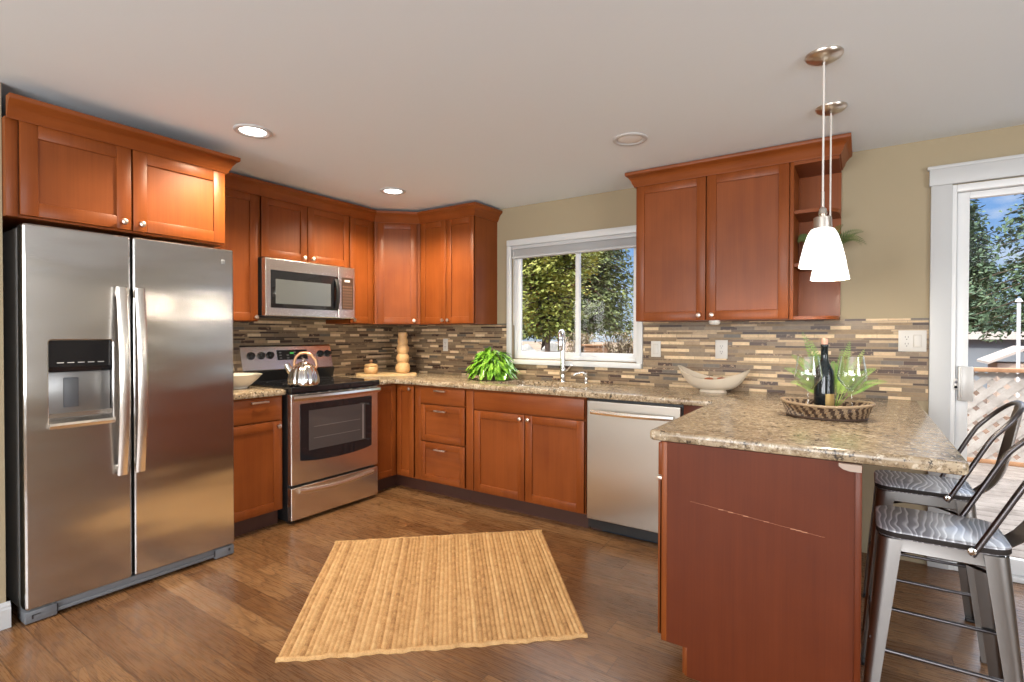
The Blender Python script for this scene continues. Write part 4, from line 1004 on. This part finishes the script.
# fern on open shelf
SZ = 1.691
sf = thing('potted_fern', 'small drooping fern on the open end shelf behind the pendant lamps', 'fern', (3.655, -.16, SZ + .0005))
link('pot', MB().lathe([(.032, 0), (.044, .055), (.046, .060), (.038, .060), (.034, .05)], (3.655, -.16, SZ + .0005), 20), CERAMIC, sf)
for i in range(15):
    a = 2 * math.pi * i / 15 + .2; p0 = Vector((3.655, -.16, SZ + .055)); L = rnd.uniform(.20, .25)
    if math.sin(a) > .45: L *= .55
    p2 = p0 + Vector((math.cos(a) * L * .92, math.sin(a) * L * .7, rnd.uniform(.02, .15))); p1 = p0 + Vector((math.cos(a) * L * .55, math.sin(a) * L * .4, .15))
    p2.x = max(p2.x, 3.528)
    f_ = MB(); frond(f_, p0, p1, p2, .044, 20)
    for v in f_.bm.verts:
        v.co.y = min(v.co.y, -.026); v.co.x = max(v.co.x, 3.515)
    link('frond', f_, FERND, sf, smooth=None, normals=False)

# ------------------------------------------------------------------ stools
def make_stool():
    cx_, cy_ = 4.055, -1.432; SZT = .640
    t_ = thing('bar_stool', 'grey metal bar stool with wooden seat, nearer one at the peninsula end', 'bar stool', (cx_, cy_, 0), 'bar stools at the peninsula')
    X = lambda a, b, z_: (cx_ + a, cy_ + b, z_)
    def sq(hx, hy, r_, z_): return [X(a, b, z_) for a, b in rrect(-hx, hx, -hy, hy, r_, 6)]
    mb = MB(); mb.rings([sq(.166, .151, .055, SZT - .026), sq(.170, .155, .058, SZT - .022), sq(.170, .155, .058, SZT - .006), sq(.168, .153, .057, SZT - .002), sq(.163, .148, .054, SZT)], True, True, True, SEATWOOD)
    mb._mi(SEATEDGE)
    for f in mb.bm.faces:
        if f.normal.length == 0: f.normal_update()
        if abs(f.calc_center_median().z - (SZT - .014)) < .010 and len(f.verts) == 4: f.material_index = 1
    link('seat', mb, None, t_, smooth=30)
    mb = MB(); mb.rings([sq(.156, .141, .050, SZT - .070), sq(.160, .145, .052, SZT - .066), sq(.155, .140, .050, SZT - .030), sq(.155, .140, .050, SZT - .0265)], True, False, True)
    link('seat_pan', mb, GUN, t_)
    zt, zb = SZT - .030, .004
    for sx in (-1, 1):
        for sy in (-1, 1):
            mb = MB(); rs = []
            for i in range(9):
                q = i / 8; z_ = zt + (zb - zt) * q; ox = sx * (.163 + .048 * q); oy = sy * (.148 + .048 * q); wd = .064 * (1 - q) + .036 * q; r_ = .036 * (1 - q) + .016 * q
                sec = [(-wd, 0)] + [(-r_ + r_ * math.sin(R(a)), -r_ + r_ * math.cos(R(a))) for a in (0, 22, 45, 68, 90)] + [(0, -wd)]
                sec = [(a, b) for a, b in sec]
                inn2 = [(-wd, -.004)] + [(-r_ + (r_ - .004) * math.sin(R(a)), -r_ + (r_ - .004) * math.cos(R(a))) for a in (0, 22, 45, 68, 90)] + [(-.004, -wd)]
                rs.append([X(ox + sx * a, oy + sy * b, z_) for a, b in sec + inn2[::-1]])
            mb.rings(rs); lg = link('leg', mb, GUN, t_)
            link('foot_cap', MB().box(cx_ + sx * .209 - (.034 if sx > 0 else -.0), cx_ + sx * .209 + (.0 if sx > 0 else .034), cy_ + sy * .194 - (.034 if sy > 0 else 0), cy_ + sy * .194 + (0 if sy > 0 else .034), 0, .012, .003), BLACK, lg)
    zr = .245; q = (zt - zr) / (zt - zb); ox, oy = .163 + .048 * q - .012, .148 + .048 * q - .012
    for (a, b) in (((-ox, -oy), (ox, -oy)), ((-ox, oy), (ox, oy)), ((-ox, -oy), (-ox, oy)), ((ox, -oy), (ox, oy))):
        dz_ = 0 if a[1] == b[1] else .03
        link('footrest', MB().tube([X(a[0], a[1], zr + dz_), X(b[0], b[1], zr + dz_)], .007, 8), GUND, t_)
    for sg in (-1, 1):
        link('cross_brace', MB().tube([X(-.135, -.12 * sg, .545 + .004 * sg), X(0, 0, .555 + .004 * sg), X(.135, .12 * sg, .545 + .004 * sg)], .010, 8, flat=.35), GUND, t_)
    # hoop back
    side = [(.070, .605), (.100, .665), (.134, .735), (.170, .810), (.190, .850)]
    pts = [X(a, -.162, z_) for a, z_ in side]
    for i in range(13):
        th = math.pi * i / 12; cc = math.cos(th); pts.append(X(.206 + .105 * math.sin(th) ** .8, -.160 * math.copysign(abs(cc) ** .8, cc), .880 + .125 * math.sin(th) ** .8))
    pts += [X(a, .162, z_) for a, z_ in reversed(side)]
    for _ in range(2):
        pv = [Vector(p) for p in pts]; pts = [pv[0]] + [q for a, b in zip(pv, pv[1:]) for q in (a.lerp(b, .25), a.lerp(b, .75))] + [pv[-1]]
    link('back_hoop', MB().tube(pts, .0115, 10, flat=.75), GUND, t_)
    mb = MB(); rs = []
    for i in range(15):
        q = i / 14; a = .150 + .075 * math.sin(min(1, q * 2.6) * math.pi / 2) + .080 * q; z_ = .600 + .395 * q - .012 * math.sin(math.pi * min(1, q * 3)); hw = .050 + .028 * math.sin(math.pi * q) if q < .9 else .05
        cv = .016
        rs.append([X(a + cv * (1 - (s_ ** 2)), s_ * hw, z_) for s_ in (-1, -.5, 0, .5, 1)] + [X(a + .004 + cv * (1 - (s_ ** 2)), s_ * hw, z_) for s_ in (1, .5, 0, -.5, -1)])
    mb.rings(rs); link('back_splat', mb, GUN, t_)
    for sg in (-1, 1): link('bolt', MB().lathe([(.011, 0), (.011, .004), (.006, .007)], (cx_ + .068, cy_ + (-.172 if sg < 0 else .168), .622), 12, axis='y'), CHROME, t_)
    return t_
stool = make_stool()
dup(stool, (4.062, -.800, 0), 'grey metal bar stool with wooden seat, farther one toward the sliding door')

# ------------------------------------------------------------------ outdoors
struct('ground', MB().box(-40, 60, .5, 90, -.75, -.65), leafmat('bark_mulch', [(.3, (.035, .02, .013)), (.55, (.10, .05, .026)), (.75, (.15, .085, .045))], 2.2, .95))
dk = MB()
for i in range(26): dk.box(2.9, 9.0, .16 + i * .142, .16 + i * .142 + .136, -.085, -.05, .003)
dko = struct('deck_trim_1', dk, DECKWOOD)
link('deck_joist', MB().box(2.95, 3.05, .16, 3.8, -.65, -.086).box(5.9, 6.0, .16, 3.8, -.65, -.086).box(8.9, 8.98, .16, 3.8, -.65, -.086), DECKWOOD, dko)
fn = thing('lattice_fence', 'weathered wooden lattice railing with brown top rail at the deck edge', 'fence', (5.9, 3.55, -.05))
FY, FX0, FX1, FZA, FZB = 3.55, 4.0, 9.0, -.02, .90
lt = MB()
def clipline(x0, z0, dx, dz):
    ts = []
    t0, t1 = -1e9, 1e9
    for p, d_, lo_, hi_ in ((x0, dx, FX0, FX1), (z0, dz, FZA, FZB)):
        a, b = (lo_ - p) / d_, (hi_ - p) / d_
        if a > b: a, b = b, a
        t0, t1 = max(t0, a), min(t1, b)
    return (t0, t1) if t1 - t0 > .03 else None
for sgn, yy in ((1, 0), (-1, .008)):
    k = FX0 - 1.2
    while k < FX1 + 1.2:
        c_ = clipline(k, FZA if sgn > 0 else FZB, 1.0, sgn * 1.0)
        if c_:
            a = Vector((k + c_[0], 0, (FZA if sgn > 0 else FZB) + sgn * c_[0])); b = Vector((k + c_[1], 0, (FZA if sgn > 0 else FZB) + sgn * c_[1]))
            d_ = (b - a).normalized(); n_ = Vector((-d_.z, 0, d_.x)) * .034
            lt.rings([[a + n_ + Vector((0, FY + yy, 0)), a - n_ + Vector((0, FY + yy, 0)), b - n_ + Vector((0, FY + yy, 0)), b + n_ + Vector((0, FY + yy, 0))], [a + n_ + Vector((0, FY + yy + .007, 0)), a - n_ + Vector((0, FY + yy + .007, 0)), b - n_ + Vector((0, FY + yy + .007, 0)), b + n_ + Vector((0, FY + yy + .007, 0))]])
        k += .158
link('lattice', lt, LATTICE, fn, smooth=None); link('top_rail', MB().box(3.95, 9.0, 3.49, 3.63, .905, .945, .004), RAILWOOD, fn); link('bottom_rail', MB().box(3.95, 9.0, 3.54, 3.58, -.049, -.005, .003), RAILWOOD, fn)
for x_ in (4.0, 6.4, 8.8): link('post', MB().box(x_, x_ + .09, 3.57, 3.66, -.049, .904, .004), RAILWOOD, fn)
def tree(name, label, x_, y_, H, RB, mat, n, leafL, kind, group, z0=-.65, base=.9, seed=1, tr=.2):
    rg = random.Random(seed); t_ = thing(name, label, 'tree', (x_, y_, z0), group)
    o_ = Vector((x_, y_, z0))
    link('trunk', MB().lathe([(tr * 1.4, 0), (tr, .5), (tr * .7, H * .5), (tr * .15, H * .97)], o_, 12), BARK, t_)
    mb = MB(); bm = mb.bm; br_ = MB()
    def quad(p, d_, up, L, W):
        s_ = d_.cross(up)
        if s_.length < 1e-4: return
        s_ = s_.normalized() * W; q = [p - s_ * .3, p + d_ * L * .5 - s_, p + d_ * L, p + d_ * L * .5 + s_]
        bm.faces.new([bm.verts.new(v) for v in q])
    nb = n
    for i in range(nb):
        q = (i + rg.random()) / nb
        z_ = base + (H - base) * q; a = i * 2.399 + rg.uniform(-.3, .3)
        if kind == 'conifer': rad = RB * (1 - q) ** .75 * rg.uniform(.72, 1.08) + .1
        else: rad = RB * math.sqrt(max(.02, 1 - (2 * q - .95) ** 2)) * rg.uniform(.6, 1.05)
        d_ = Vector((math.cos(a), math.sin(a), .1 if kind == 'conifer' else rg.uniform(.0, .6)))
        m_ = max(6, int(rad * (12 if kind == 'conifer' else 17)))
        end = o_ + Vector((0, 0, z_)) + d_ * rad
        br_.tube([o_ + Vector((0, 0, z_)), o_ + Vector((0, 0, z_ - .0)) + d_ * rad * .55, end + Vector((0, 0, -.22 * rad))], [.03, .02, .006], 4)
        for j in range(m_):
            s_ = (j + .6) / m_; s_ = .18 + .82 * s_
            p = o_ + Vector((0, 0, z_ - .22 * rad * s_ * s_)) + d_ * rad * s_
            sp_ = leafL * (2.0 if kind != 'conifer' else 1.5)
            for k in range(5):
                pp = p + Vector((rg.uniform(-sp_, sp_), rg.uniform(-sp_, sp_), rg.uniform(-sp_, sp_ * .5)))
                dd_ = (d_ * .6 + Vector((rg.uniform(-1, 1), rg.uniform(-1, 1), rg.uniform(-1.0, .3)))).normalized()
                quad(pp, dd_, Vector((rg.uniform(-.6, .6), rg.uniform(-.6, .6), 1)), leafL * rg.uniform(.7, 1.4), leafL * (.26 if kind == 'conifer' else .42))
    link('branch', br_, BARK, t_, smooth=None); link('foliage', mb, mat, t_, smooth=None, normals=False)
    return t_
G = 'trees in the yard'
tree('leafy_tree', 'yellow-green tree seen through the left pane of the kitchen window', -1.86, 6.2, 5.6, 1.2, YELLOWTREE, 380, .085, 'leafy', G, seed=4, base=1.0, tr=.06, z0=.35)
tree('conifer_tree', 'dark conifer with sky beside it in the right pane of the kitchen window', -4.35, 13.0, 9.5, 2.0, CONIFER, 520, .16, 'conifer', G, seed=9, base=1.2, tr=.2, z0=.35)
tree('conifer_tree', 'dark conifer behind the yellow-green tree, at the left edge of the window view', -6.7, 9.2, 9.0, 1.75, CONIFER, 420, .16, 'conifer', G, seed=5, base=1.0, tr=.18, z0=.35)
tree('conifer_tree', 'dark conifer seen in the gap between the two trees in the window', -9.6, 19.5, 11.0, 2.6, CONIFER, 420, .2, 'conifer', G, seed=15, base=1.0, tr=.22, z0=.35)
tree('pine_tree', 'tall open-branched pine seen through the sliding door behind the white pole', 8.5, 16.0, 8.2, 2.4, PINE, 150, .17, 'conifer', G, seed=11, base=2.2, tr=.2)
tree('pine_tree', 'lower distant pine seen at the left edge of the sliding door glass', 7.9, 29.5, 8.4, 2.2, PINE, 190, .24, 'conifer', G, seed=12, base=1.6, tr=.2)

# yard things seen through the kitchen window
struct('ground', MB().box(-40, 2.2, 5.0, 60, -.64, .35), DIRT)
rl = thing('yard_rail', 'low brown timber rail outside the left window pane', 'rail', (-1.0, 3.6, -.65))
link('rail_board', MB().box(-2.6, .35, 3.58, 3.66, .93, 1.005, .005), RAILWOOD, rl)
for x_ in (-2.55, -1.2, .25): link('post', MB().box(x_, x_ + .08, 3.59, 3.65, -.65, .93, .004), BARK, rl)
cr_ = thing('crate', 'brown wooden crate in the yard below the dark conifer', 'crate', (-2.05, 9.2, .35))
cm = MB()
for i in range(4): cm.box(-2.35, -1.78, 9.0, 9.4, .355 + i * .16, .355 + i * .16 + .145, .006)
link('slat_body', cm, RAILWOOD, cr_); link('lid', MB().box(-2.40, -1.73, 8.95, 9.45, .985, 1.03, .006), RAILWOOD, cr_)
rg = random.Random(21)
for i, (x_, y_, s_) in enumerate(((-4.75, 8.6, .30), (-4.05, 8.9, .34), (-3.35, 8.4, .30), (-2.75, 8.0, .27), (-4.4, 7.6, .3), (-3.6, 7.2, .28))):
    mb = MB(); bmesh.ops.create_icosphere(mb.bm, subdivisions=2, radius=1.0)
    for v in mb.bm.verts:
        k = 1 + rg.uniform(-.14, .14); v.co = Vector((x_ + v.co.x * s_ * k, y_ + v.co.y * s_ * k, .345 + max(0, (v.co.z * .5 + .5)) * .62 * k * (1.15 - .15 * (i % 3))))
    solo('boulder', mb, ROCKMAT, 'pale boulder in the yard under the yellow-green tree', 'rock', 'boulders in the yard', smooth=None, origin=(x_, y_, .35))
def shrub(x_, y_, h_, label, mat, seed):
    rg = random.Random(seed); z0 = .35; t_ = thing('shrub', label, 'shrub', (x_, y_, z0)); mb = MB(); sm_ = MB()
    for i in range(40):
        a = rg.uniform(0, 6.28); tip = Vector((x_ + math.cos(a) * rg.uniform(0, .5), y_ + math.sin(a) * rg.uniform(0, .4), z0 + h_ * rg.uniform(.55, 1)))
        sm_.tube([(x_ + .1 * math.cos(a), y_ + .1 * math.sin(a), z0), tip], .008, 4)
        for k in range(22):
            d_ = Vector((rg.uniform(-1, 1), rg.uniform(-1, 1), rg.uniform(-.4, 1))).normalized(); leaf(mb, tip + Vector((rg.uniform(-.15, .15), rg.uniform(-.15, .15), rg.uniform(-.3, .1))), d_, Vector((.1, .2, 1)), .12, .022, n=2)
    link('stem', sm_, BARK, t_, smooth=None); link('foliage', mb, mat, t_, smooth=None, normals=False)
DRY = leafmat('dry_leaves', [(.3, (.17, .12, .06)), (.7, (.42, .33, .20))], 3, .8)
shrub(-.85, 8.0, .95, 'dry tan shrub in the yard right of the crate', DRY, 31); shrub(-3.1, 10.2, .95, 'dry tan shrub in the yard left of the crate', DRY, 32)
# neighbours seen through the sliding door
hs = thing('neighbour_house', 'low grey neighbouring building beyond the lattice fence', 'house', (8.6, 21.0, -.65))
link('wall', MB().box(5.5, 11.5, 21.0, 25, -.65, 1.15), plain('house_grey', (.20, .22, .25), .8), hs); link('roof', MB().box(5.2, 11.8, 20.7, 25.3, 1.15, 1.42), plain('roof_pale', (.50, .46, .43), .8), hs)
sh = thing('garden_shed', 'small white-gabled shed roof beyond the fence beside the pole', 'shed', (7.2, 13.5, -.65))
link('wall', MB().box(6.55, 7.55, 13.2, 14.4, -.65, .62), plain('shed_wall', (.40, .30, .24), .8), sh)
mb = MB(); mb.prism([(6.35, .60), (7.05, .96), (7.75, .60), (7.75, .66), (7.05, 1.03), (6.35, .66)], 13.0, 14.5, 'y'); link('roof', mb, plain('shed_roof', (.36, .31, .28), .7), sh)
solo('pole', MB().tube([(6.33, 10.0, -.65), (6.33, 10.0, 1.93)], .03, 10).lathe([(.06, 0), (.03, .06), (.004, .07)], (6.33, 10.0, 1.93), 10), WHITEPAINT, 'slim white pole standing beyond the lattice fence', 'pole', origin=(6.33, 10.0, -.65))
